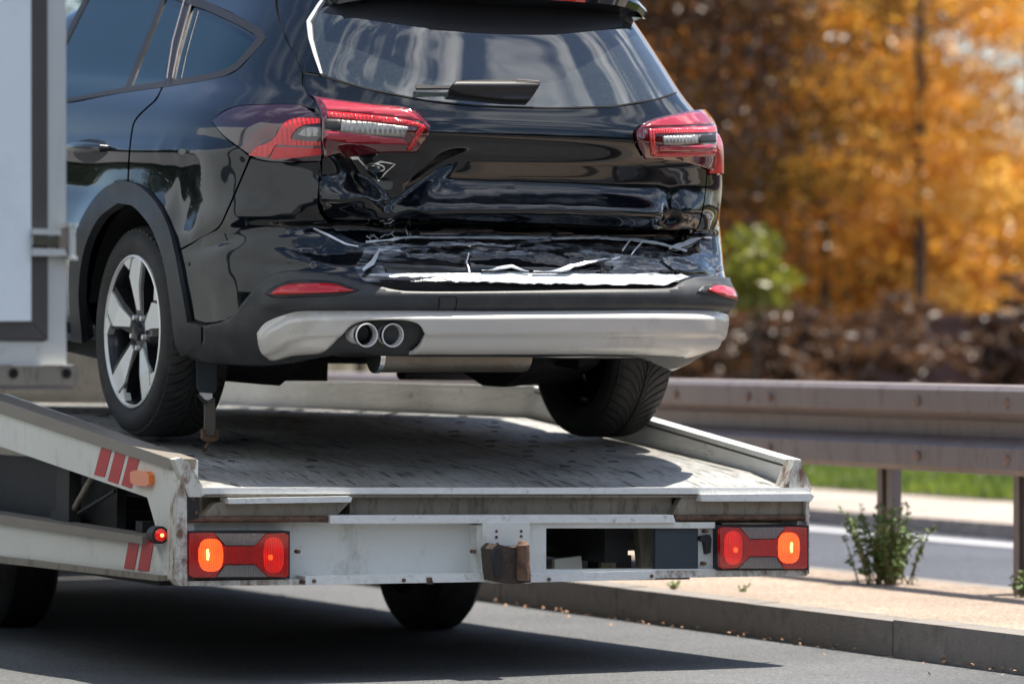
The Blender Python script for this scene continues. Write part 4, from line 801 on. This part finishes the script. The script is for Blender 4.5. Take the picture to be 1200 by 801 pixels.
def dz(y):                                     # deck height along the truck
    lip = ts(220, 547, .12)
    y1, z1 = .30, zl+.052
    if y < y1: return zl+(z1-zl)*y/y1
    sl = .0855
    return z1+sl*(min(y, BEND)-y1)
BEND = bend[0]; LEN = 5.4
print('deck bend', bend, 'lip', zl, 'deck at 1.10', dz(1.10), 'wheel contact', TOW.inv(CAR.O+CAR.M@np.array([-.785, 0, 0])), 'front', TOW.inv(CAR.O+CAR.M@np.array([-.785, 2.7, 0])))
ys = [0, .10, .2, .30, .5, .8, 1.1, 1.4, 1.7, 2.0, BEND, BEND+.3, 4.0, LEN]; ys = sorted(set(y for y in ys))
bm = bmesh.new(); rows = []
for y in ys: rows.append([bm.verts.new((x, y, dz(y))) for x in np.linspace(.075, TWD-.045, 24)])
for a, b in zip(rows[:-1], rows[1:]):
    for k in range(23): bm.faces.new((a[k], a[k+1], b[k+1], b[k]))
bmesh.ops.solidify(bm, geom=bm.faces[:], thickness=.012); bmobj('deck', bm, M['deck'], tow)
tprism('deck_lip', [(236, 571), (948, 571), (950, 578.5), (236, 578.5)], -.006, .02, M['lipwhite'])
tprism('lip_weld', [(236, 579), (948, 580), (948, 582.5), (236, 582)], .004, .03, M['beam'])
# anti-slip slots
sl_v, sl_f = [], []
def slot(x, y, L=.036, Wd=.007):
    z = dz(y)+.0015; s = .085 if y < BEND else 0; n = len(sl_v)
    for dx, dy, h in ((-L/2, -Wd/2, 0), (L/2, -Wd/2, 0), (L/2, Wd/2, 0), (-L/2, Wd/2, 0), (-L/2+.004, -Wd/4, .003), (L/2-.004, -Wd/4, .003), (L/2-.004, Wd/4, .003), (-L/2+.004, Wd/4, .003)): sl_v.append((x+dx, y+dy, z+h+s*dy))
    for f in ((0, 1, 5, 4), (1, 2, 6, 5), (2, 3, 7, 6), (3, 0, 4, 7), (4, 5, 6, 7)): sl_f.append(tuple(n+i for i in f))
for x0, x1 in ((.13, .62), (1.42, 1.93)):
    for j in range(40):
        y = .42+j*.15
        if y > LEN-.1: break
        for i in range(4):
            x = x0+(x1-x0)*(i+.5*(j % 2))/3.5
            if x < x1 and abs(y-BEND) > .03 and random.random() < .5: slot(x+random.uniform(-.012, .012), y+random.uniform(-.01, .01), random.uniform(.024, .042))
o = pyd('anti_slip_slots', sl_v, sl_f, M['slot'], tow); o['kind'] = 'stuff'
bm = bmesh.new(); 
for k in range(2): add_box(bm, .30+k*1.35, .33+k*1.35, .5, 3.6, .60, .62)
# longitudinal deck seams
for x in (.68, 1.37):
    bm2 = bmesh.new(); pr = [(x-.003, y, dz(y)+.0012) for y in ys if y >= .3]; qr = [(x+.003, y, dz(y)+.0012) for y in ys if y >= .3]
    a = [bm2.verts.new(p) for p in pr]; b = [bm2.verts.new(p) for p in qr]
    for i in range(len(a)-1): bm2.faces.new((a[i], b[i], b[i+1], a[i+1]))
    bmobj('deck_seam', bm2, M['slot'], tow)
bm.free()
# ---- side rails
def ext(p, q, y):                            # continue the line p-q (ty, tz) to ty = y
    return (y, p[1]+(q[1]-p[1])*(y-p[0])/(q[0]-p[0]))
t0, t1 = ts(205, 537.5), ts(0, 467.5); b0, b1 = ts(172.5, 582.5), ts(0, 522.5); f0, f1 = ts(203, 549.5), ts(0, 483)
top = [t0, ext(t0, t1, BEND-.3)]; 
def sidepoly(name, pts, tx0, tx1, mat, bevel=.003):
    bm = bmesh.new(); add_prism(bm, [(tx0, y, z) for y, z in pts], [(tx1, y, z) for y, z in pts]); return bmobj(name, bm, mat, tow, bevel)
hk = ts(200, 681); h2 = ts(208, 684.5)
kn = [ts(205, 537.5), ts(214, 566), ts(217, 596), ts(217, 684)]
zfl = ext(t0, t1, BEND)[1]
sidepoly('side_beam', [(f0[0], f0[1]), ts(209, 560), ts(216, 590), ts(217, 682), ts(196, 678), ts(181, 612), ts(172.5, 582.5), ext(b0, b1, BEND), (LEN, ext(b0, b1, BEND)[1]), (LEN, ext(f0, f1, BEND)[1]), ext(f0, f1, BEND)], 0, .03, M['white'])
sidepoly('top_flange', [t0, (f0[0], f0[1]), ext(f0, f1, BEND), (LEN, ext(f0, f1, BEND)[1]), (LEN, zfl), (BEND, zfl)], -.012, .068, M['topflange'], .008)
sidepoly('inner_lip', [(t0[0]+.02, dz(0)+.0), (t0[0]+.02, t0[1]-.005), ext(t0, t1, BEND), (LEN, zfl-.004), (LEN, dz(LEN)-.02), (BEND, dz(BEND)-.02), (.3, dz(.3)-.02)], .066, .080, M['lipwhite'])
# end gusset: sloping plate from rail top to lip, and the rusty post
tprism('end_plate', [(204, 538), (212, 536), (222, 542), (242, 578), (236, 582), (221, 582), (215, 566)], -.004, .035, M['rustwhite'])
tprism('end_post', [(213, 562), (219, 582), (219.5, 686), (211, 686), (206, 679), (208, 590)], -.012, .05, M['rustwhite'])
tprism('corner_pad', [(219, 573), (233, 576), (233, 607), (219, 610)], .0, .05, M['darksteel'])
# right rail
r0, r1 = TOW.at(933, 538, 0, TWD), TOW.at(763, 489, 0, TWD)
e = lambda y: r0[2]+(r1[2]-r0[2])*(y-r0[1])/(r1[1]-r0[1])
zr = e(BEND)
sidepoly('side_beam', [(.02, zl-.02), (r0[1], e(r0[1])-.01), (BEND, zr-.01), (LEN, zr-.01), (LEN, zr-.24), (BEND, zr-.24), (.35, .40), (.02, .30)], TWD-.035, TWD-.003, M['lipwhite'])
sidepoly('top_flange', [(r0[1]-.01, e(r0[1])-.014), (r0[1]-.01, e(r0[1])), (BEND, zr), (LEN, zr), (LEN, zr-.014), (BEND, zr-.014)], TWD-.042, TWD+.012, M['lipwhite'], .004)
sidepoly('rail_seam', [(r0[1]+.02, e(r0[1])-.022), (r0[1]+.02, e(r0[1])-.016), (BEND, zr-.016), (BEND, zr-.022)], TWD-.0365, TWD-.034, M['slot'], 0)
tprism('end_plate', [(926, 563), (919, 570), (932, 538), (938, 540), (951, 570), (950, 577), (924, 577)], -.002, .06, M['rustwhite'])
# ---- tail cross members
tprism('channel_back', [(236, 579), (948, 579), (948, 612), (236, 612)], .13, .15, M['beam'])
tprism('channel_cover', [(410, 577.5), (787, 577.5), (787, 604), (410, 604)], .05, .125, M['beam'])
tprism('channel_roof', [(236, 575), (948, 575), (948, 578), (236, 578)], .03, .125, M['darksteel'])
def flap(pl, label):
    o = tprism('ramp_flap', pl[0], .015, .05, M['beam'], label=label) if 0 else tprism('ramp_flap', pl[0], .015, .05, M['beam']); o['label'] = label
    c = tprism('flap_edge', pl[1], -.022, .048, M['lipwhite'], o); return o
flap(([(236, 606), (252, 589), (272, 586), (412, 586), (390, 608), (240, 609)], [(268, 583.5), (410, 581), (413, 583), (411, 588), (268, 590)]), 'left ramp flap with a bent bright upper edge')
flap(([(788, 602), (800, 580), (824, 580), (951, 582), (945, 600), (930, 607), (800, 608)], [(822, 579), (950, 578), (954, 581), (951, 587), (822, 587)]), 'right ramp flap with a chipped upper edge')
tube('hinge_bar', [TOW.at(219, 608, 1, .01), TOW.at(388, 607.5, 1, .01)], .010, M['rust'], tow)
tube('hinge_bar', [TOW.at(790, 606.5, 1, .01), TOW.at(948, 606, 1, .01)], .010, M['rust'], tow)
tprism('upper_rail', [(387, 603.5), (640, 603), (789, 603), (792, 612), (387, 613)], -.012, .10, M['lipwhite'], bevel=.008)
tprism('rear_panel', [(219, 611.5), (566, 611.5), (566, 678), (219, 681)], .055, .065, M['white'])
tprism('lower_rail', [(219, 680.5), (360, 678), (360, 685), (219, 686)], -.006, .08, M['rustwhite'])
tprism('lower_rail', [(358, 675), (574, 671), (576, 681), (358, 685)], -.02, .085, M['lipwhite'], bevel=.006)
tprism('coupling_plate', [(566, 608), (572, 612.5), (621, 612), (622, 683), (575, 683), (566, 676)], -.014, .06, M['white'])
tprism('side_web', [(559, 615), (567, 615), (567, 676), (559, 672)], .0, .055, M['white'])
for x, y in ((582, 622), (582, 629), (611, 622), (611, 628), (583, 637)):
    p = TOW.at(x, y, 1, -.016); bm = bmesh.new(); add_tube(bm, [p, (p[0], p[1]+.004, p[2])], .0045, 8); bmobj('bolt_hole', bm, M['rust'], tow)
# right half: recess with an opening seen through, black panel
tprism('rear_frame', [(621, 611.5), (640, 611.5), (640, 680), (621, 681)], .0, .06, M['white'])
tprism('rear_frame', [(640, 611.5), (838, 611.5), (838, 618.5), (640, 618.5)], .001, .06, M['white'])
tprism('rear_frame', [(640, 667), (838, 666), (838, 674), (640, 676)], .001, .06, M['white'])
tprism('plate_backing', [(768, 618.5), (817, 618.5), (818, 668), (768, 669)], .012, .03, M['blueflap'])
tprism('rear_frame', [(818, 618), (838, 618), (838, 669), (818, 669)], .02, .05, M['white'])
tprism('latch', [(821, 628), (832, 626), (834, 631), (833, 647), (828, 649), (826, 635), (821, 633)], .0, .02, M['darksteel'])
tprism('lower_rail', [(622, 672), (768, 668), (768, 678), (622, 682)], -.02, .085, M['lipwhite'], bevel=.006)
tprism('lower_rail', [(768, 668.5), (946, 666.5), (946, 674), (768, 677)], -.004, .08, M['rustwhite'])
tprism('end_cap', [(944.5, 582), (948.5, 582), (948.5, 672), (944.5, 672)], -.004, .07, M['rustwhite'])
for x, y in ((230, 600), (226, 584), (352, 681), (365, 680), (470, 679), (640, 678), (760, 674), (826, 660), (828, 622), (575, 672), (616, 672), (350, 646), (556, 646)):
    p = TOW.at(x, y, 1, -.002); bm = bmesh.new(); add_tube(bm, [(p[0], -.026 if y > 670 else -.004, p[2]), (p[0], .02, p[2])], [.006, .0065], 6); bmobj('bolt_head', bm, M['rust'], tow)
tprism('drain_weld', [(500, 676.5), (506, 676), (508, 684), (501, 684)], -.024, .0, M['rust'])
# things inside the opening: spare white jug-like tank ends and dark blocks
tprism('cross_tube', [(640, 640), (768, 632), (768, 622), (640, 624)], .5, .56, M['darksteel'])
tprism('inner_block', [(700, 650), (740, 650), (740, 676), (700, 676)], .35, .42, M['darksteel'])
tprism('inner_plate', [(650, 655), (681, 651), (683, 672), (650, 674)], .30, .32, M['white'])
tprism('inner_plate', [(705, 655), (722, 653), (722, 672), (704, 672)], .30, .32, M['beam'])
tprism('inner_strut', [(748, 618), (766, 618), (766, 668), (752, 668)], .16, .2, M['beam'])
# coupling
cp = tprism('coupling', [(577, 643), (583, 637), (600, 641), (620, 640), (622, 682), (600, 684), (580, 680)], -.10, -.016, pmat('greasy_dark_rust', (.07, .05, .04), .6, .4, .5, 20, bump=.6, dirt=(.24, .16, .11), dirt_scale=16, dirt_amt=.6, dirt_lo=.56), bevel=.008)
p = TOW.at(613, 660, 1, -.11); bm = bmesh.new(); add_tube(bm, [(p[0], p[1], p[2]-.05), (p[0], p[1], p[2]-.02), (p[0], p[1], p[2]+.035), (p[0]-.002, p[1], p[2]+.055), (p[0]-.003, p[1], p[2]+.068)], [.019, .021, .019, .020, .010], 14); bmobj('coupling_pin', bm, M['rust'], cp, smooth=True)
tprism('coupling_ring', [(577, 652), (581, 641), (587, 641), (590, 655), (587, 676), (581, 676)], -.112, -.098, M['darksteel'], cp)
# ---- lamps
def tlamp(x0, x1, y0, y1, lit_left, label):
    w = (x1-x0); h = (y1-y0); X = lambda t: x0+w*t; Yv = lambda t: y0+h*t
    t = tprism('rear_lamp', [(X(-.03), Yv(-.035)), (X(1.015), Yv(-.04)), (X(1.015), Yv(1.03)), (X(-.03), Yv(1.04))], -.012, .05, M['trim'], bevel=.006); t['label'] = label
    F_ = (lambda s: s) if lit_left else (lambda s: 1-s)
    def seg(name, pts, mat, d): 
        pts = [(X(F_(a)), Yv(b)) for a, b in pts]; return tprism(name, pts, -.012-d, -.010, mat, t, .004)
    seg('lens', [(0, .02), (.10, 0), (.24, 0), (.33, .26), (.36, .30), (.66, .30), (.78, .02), (.96, 0), (1, .05), (1, .95), (.97, 1), (.80, .98), (.66, .70), (.36, .70), (.30, .84), (.26, 1), (.03, 1), (0, .96)], M['lamp_red'], .016)
    seg('clear_lens', [(.25, .01), (.77, .01), (.66, .28), (.36, .28)], M['lamp_clear'], .014)
    seg('clear_lens', [(.27, .99), (.36, .72), (.66, .72), (.79, .99)], M['lamp_clear'], .014)
    sup = lambda cx, cy, a, b, n=2.8: [(cx+a*np.sign(cos(t))*abs(cos(t))**(2/n), cy+b*np.sign(sin(t))*abs(sin(t))**(2/n)) for t in np.linspace(0, 2*pi, 22, endpoint=False)]
    seg('lit_lens', sup(.21, .5, .125, .37), M['lamp_glow'], .0185)
    seg('lit_lens', sup(.85, .5, .105, .40), M['lamp_lit'], .018)
    seg('lit_lens', sup(.82, .55, .022, .06), M['lamp_glow'], .0205)
    seg('filament', [(.165, .38), (.185, .36), (.195, .5), (.185, .62), (.168, .60)], M['lamp_core'], .020)
    return t
tlamp(223, 338, 624, 676, True, 'left rear lamp cluster, orange side lit')
tlamp(844, 946, 617, 666, False, 'right rear lamp cluster, orange side lit')
# ---- lower frame on the left side
g0, g1 = ts(178, 628), ts(0, 601); k0, k1 = ts(178, 637), ts(0, 612); m0, m1 = ts(196, 673.5), ts(0, 650); n0, n1 = ts(196, 680), ts(0, 658)
sidepoly('frame_flange', [g0, k0, ext(k0, k1, 4.6), ext(g0, g1, 4.6)], -.03, .06, M['topflange'], .008)
sidepoly('frame_beam', [k0, ts(188, 640), m0, ext(m0, m1, 4.6), ext(k0, k1, 4.6)], -.012, .03, M['white'])
sidepoly('frame_flange', [m0, n0, ext(n0, n1, 4.6), ext(m0, m1, 4.6)], -.03, .06, M['beam'], .006)
def stripe(poly, tx):
    A = [(lambda q: (tx, q[0], q[1]))(ts(u, v, tx)) for u, v in poly]; bm = bmesh.new(); add_prism(bm, A, [(tx+.0012, y, z) for _, y, z in A]); bmobj('warning_stripe', bm, M['tape_red'], tow)
for pl in ([(119, 522), (131, 526), (122, 559), (110, 556)], [(135, 528), (147, 532), (138, 567), (126, 563)], [(151, 534), (163, 538), (154, 572), (142, 568)]): stripe(pl, -.0018)
for pl in ([(152, 627.5), (164, 628.5), (157, 667), (145, 665.5)], [(168, 630), (180, 633), (174, 669), (161, 667.5)]): stripe(pl, -.0142)
mk = sidepoly('side_marker', [ts(159, 553), ts(164, 550.5), ts(178, 552), ts(181, 556), ts(181, 566), ts(178, 569.5), ts(163, 568), ts(159, 564)], -.018, -.001, M['amber'], .006); mk['label'] = 'amber side marker lamp'
p = TOW.at(184, 626, 0, -.02); mb = bmesh.new(); add_tube(mb, [(p[0], p[1]-.03, p[2]), (p[0], p[1]+.02, p[2])], .026, 18); mk2 = bmobj('outline_marker', mb, M['trim'], tow, .004, smooth=True); mk2['label'] = 'small round red marker lamp lit on the corner post'
mb = bmesh.new(); add_tube(mb, [(p[0], p[1]-.042, p[2]), (p[0], p[1]-.031, p[2])], [.008, .019], 16); bmobj('marker_lens', mb, M['lamp_lit'], mk2, smooth=True)
mb = bmesh.new(); add_tube(mb, [(p[0], p[1]-.045, p[2]), (p[0], p[1]-.043, p[2])], .005, 8); bmobj('marker_core', mb, M['lamp_core'], mk2)
tube('marker_base', [(p[0]+.03, p[1]-.0, p[2]), (p[0]+.03, p[1]+.05, p[2])], .022, M['trim'], tow)
# ---- chassis underneath
for x in (.55, 1.42): box('chassis_rail', x, x+.08, .16, 5.2, .34, .48, M['darksteel'], tow, .006)
for y in (.5, 1.3, 3.1, 4.0): box('cross_member', .04, 2.0, y, y+.06, .36, .46, M['darksteel'], tow, .004)
box('mudguard_wall', .10, .13, .9, 4.8, .30, .62, M['darksteel'], tow)
box('strut', .03, .07, *sorted((ts(56, 540)[0], ts(70, 600)[0])), .36, .62, M['darksteel'], tow)
tube('diagonal_strut', [(.05,)+ts(84, 601, .05), (.05,)+ts(112, 552, .05)], .010, M['beam'], tow)
tube('diagonal_strut', [(.05,)+ts(92, 601, .05), (.05,)+ts(135, 575, .05)], .006, M['darksteel'], tow)
box('under_cover', .14, 1.95, .62, 4.8, .26, .30, M['darksteel'], tow)
def twheel(x, y, r=.30, wd=.20):
    t = bpy.data.objects.new('wheel', None); COL.objects.link(t); t.parent = tow; t.location = (x, y, r+.0)
    bm = bmesh.new(); h = wd/2; add_lathe(bm, [(-h, .18), (-h-.004, .22), (-h+.01, r-.02), (-h+.03, r), (-.02, r+.001), (.02, r+.001), (h-.03, r), (h-.01, r-.02), (h+.004, .22), (h, .18)], seg=64); bmobj('tyre', bm, M['rubber'], t, smooth=True)
    bm = bmesh.new(); add_lathe(bm, [(-h+.01, .185), (-h+.03, .16), (-h+.06, .10), (-h+.02, .06), (-h+.02, .001)], seg=40); add_lathe(bm, [(h-.01, .185), (h-.03, .001)], seg=40); bmobj('rim', bm, M['dullmetal'], t, smooth=True); return t
# ground-contact correction for the roll of the truck frame
twheel(1.66, 2.05).location.z = .30+.02; twheel(.36, 2.75)
tube('axle', [(.3, 2.2, .30), (1.7, 2.2, .30)], .04, M['darksteel'], tow)
box('mud_flap', .05, .30, 2.85, 2.87, .10, .40, M['blueflap'], tow)
# cab (ahead of the loaded car)
cb = bmesh.new(); pr = [(5.55, .35), (5.55, 2.15), (6.5, 2.15), (7.15, 1.35), (7.55, 1.15), (7.6, .35)]; add_prism(cb, [(.02, y, z) for y, z in pr], [(2.03, y, z) for y, z in pr]); cabo = bmobj('cab', cb, M['white'], tow, .05, seg=3)
box('cab_rear_window', .45, 1.6, 5.54, 5.56, 1.35, 1.95, M['glass'], tow)
box('front_wall', .05, 2.0, 5.40, 5.46, .8, 1.25, M['beam'], tow)
twheel(.12, 6.8); twheel(1.9, 6.8)

# ================================================================== STRAP, CHAIN
strap = thing('tie_down_strap', 'grey ratchet strap hooked into the deck behind the left rear wheel', 'tie-down strap', CAR)
def cp_(u, v, y): return CAR.at(u, v, 1, y)
def cprism(name, poly, y0, y1, mat, parent, bevel=.002):
    A = [cp_(u, v, y0) for u, v in poly]; bm = bmesh.new(); add_prism(bm, A, [(x, y1, z) for x, _, z in A]); return bmobj(name, bm, mat, parent, bevel)
SY = -.36
cprism('sleeve', [(231, 418), (254, 418), (254, 457), (250, 461), (236, 461), (232, 456)], SY, SY+.012, M['blueflap'], strap)
cprism('ratchet', [(237, 460), (249, 461), (249, 466), (244, 469), (239, 467)], SY-.014, SY+.012, M['metal_raw'], strap)
cprism('lever', [(231, 463), (234, 462), (244, 472), (241, 474)], SY-.02, SY-.012, M['blueflap'], strap)
cprism('webbing', [(240, 466), (252, 466), (252.5, 510), (240, 510)], SY-.004, SY+.004, M['webbing'], strap)
cprism('hook_bracket', [(238, 503), (241, 503), (241, 511), (252, 511), (253, 502), (256, 502), (257, 513), (253, 517), (241, 517), (238, 514)], SY-.010, SY+.012, M['rust'], strap)
tube('hook', [cp_(247, 511, SY), cp_(245, 518, SY), cp_(241, 524, SY), cp_(239, 528, SY+.02)], [.007, .006, .005, .004], M['rust'], strap, 8)
chain = thing('winch_hook', 'dark rusty winch hook and chain lying on the deck beyond the car', 'winch hook', TOW)
cx = ts(430, 452, 1.75)
base = TOW.at(455, 458, 2, dz(BEND)); by = base[1]; bx = base[0]; bz = dz(BEND)
for k in range(5):
    bm = bmesh.new(); c = Vector((bx-.05+k*.035, by+.02*(k % 2), bz+.022+.006*(k % 2))); pts = [c+Vector((.022*cos(t), .004*sin(t*2), .014*sin(t))) if k % 2 else c+Vector((.022*cos(t), .014*sin(t), .004)) for t in np.linspace(0, 2*pi, 13)]
    add_tube(bm, pts, .006, 7); bmobj('chain_link', bm, M['rust'], chain, smooth=True)
tube('cable', [(bx-.06, by, bz+.02), (bx-.20, by-.02, bz+.035), (bx-.42, by+.02, bz+.02)], [.012, .020, .010], M['darksteel'], chain)
tube('ball', [(bx+.12, by, bz), (bx+.125, by, bz+.04)], [.018, .014], M['bolt'], chain)

# ================================================================== BOX TRUCK (near lane, left)
bt = thing('box_truck', 'white box truck corner with door hinge at the left edge of the photo', 'truck', BOX)
def bx_(u, v): p = BOX.at(u, v, 1, 0); return p[0], p[2]
def bprism(name, poly, y0, y1, mat, parent=bt, bevel=.004):
    A = [(lambda q: (q[0], y0, q[1]))(bx_(u, v)) for u, v in poly]; bm = bmesh.new(); add_prism(bm, A, [(x, y1, z) for x, _, z in A]); return bmobj(name, bm, mat, parent, bevel)
bprism('corner_post', [(53, -520), (77.5, -520), (77.5, 400), (53, 400)], 0, .07, M['alu'], bevel=.006)
bprism('sill', [(-900, 399), (77.5, 400), (77.5, 427), (-900, 427)], -.002, .09, M['alu'], bevel=.004)
dr = bprism('door', [(-440, -500), (33, -500), (33.5, 376), (-440, 376)], -.02, .03, M['boxwhite'], bevel=.004)
bprism('gasket', [(33.2, -505), (53, -505), (54.5, 398), (33.5, 376)], -.012, .02, M['gasket'], dr, .008)
bprism('gasket', [(-440, 376.5), (33.5, 376.5), (54, 398.5), (-440, 398.5)], -.012, .02, M['gasket'], dr, .008)
dl = bprism('door', [(-900, -500), (-446, -500), (-446, 398), (-900, 398)], -.02, .03, M['boxwhite'], bevel=.004)
def hinge(dy):
    h = bprism('hinge', [(33, 268+dy), (66, 269+dy), (66, 276+dy), (33, 275+dy)], -.035, -.019, M['alu'], dr)
    bprism('hinge_strap', [(33, 277+dy), (64, 277.5+dy), (64, 289+dy), (33, 288+dy)], -.034, -.016, M['chrome'], h, .004)
    bprism('hinge_strap', [(33, 291+dy), (70, 292+dy), (74, 300+dy), (33, 300+dy)], -.035, -.019, M['alu'], h)
    bprism('hinge_bracket', [(65, 268+dy), (77, 265+dy), (78, 302+dy), (65, 300+dy)], -.028, .0, M['dullmetal'], h)
    x, z = bx_(79.5, 264+dy); x2, z2 = bx_(79.5, 303+dy); tube('hinge_pin', [(x, -.03, z2-.004), (x, -.03, z2+.004), (x, -.03, z2+.005), (x, -.03, z-.005), (x, -.03, z-.004), (x, -.03, z+.004)], [.014, .014, .0085, .0085, .014, .014], M['alu'], h)
hinge(0); hinge(-430)
bprism('side_panel', [(76.5, -520), (77.4, -520), (77.4, 427), (76.5, 427)], .071, 2.7, M['boxwhite'], bevel=0)
bprism('box_body', [(-900, -530), (77, -530), (77, 425), (-900, 425)], .095, 2.7, M['boxwhite'], bevel=.01)
rb = bprism('bumper_bar', [(-900, 427.5), (85.5, 428), (85.5, 451.5), (-900, 451)], -.05, .06, M['beam'], bevel=.004)
bprism('bumper_edge', [(-900, 426.8), (84, 427), (84, 428.5), (-900, 428.5)], -.052, .06, M['rustwhite'], rb, 0)
bprism('lower_lip', [(-900, 452), (79, 452), (80, 457), (-900, 457)], -.04, .05, M['galv'], bevel=.002)
for u in (8, 70, -54):
    x, z = bx_(u, 437); bm = bmesh.new(); add_tube(bm, [(x, -.0515, z), (x, -.045, z)], .0115, 18); bmobj('bumper_hole', bm, M['void'], rb)
    bm = bmesh.new(); add_tube(bm, [(x, -.0512, z), (x, -.049, z)], .0135, 18); bmobj('hole_rim', bm, M['rust'], rb)
for u in (5, 46): 
    x, z = bx_(u, 410); bm = bmesh.new(); add_tube(bm, [(x, -.006, z), (x, 0, z)], .004, 8); bmobj('rivet', bm, M['alu'], bt)
def bwheel(x, y):
    t = bpy.data.objects.new('wheel', None); COL.objects.link(t); t.parent = bt; g = -BOX.O[2]; t.location = (x, y, g+.40)
    bm = bmesh.new(); h = .14; r = .40; add_lathe(bm, [(-h, .22), (-h+.01, r-.03), (-h+.04, r), (h-.04, r), (h-.01, r-.03), (h, .22), (h-.05, .15), (h-.04, .001)], seg=48); bmobj('tyre', bm, M['rubber'], t, smooth=True)
for x in (-.25, -1.95):
    for y in (1.6, 3.6): bwheel(x, y)
bm = bmesh.new(); add_box(bm, -2.1, -.05, 2.8, 4.3, -.3, 1.4); bmobj('cab', bm, M['boxwhite'], bt, .08, seg=3)
bm = bmesh.new(); add_box(bm, -1.6, -.6, .6, 2.9, -.18, -.02); bmobj('chassis', bm, M['darksteel'], bt, .01)
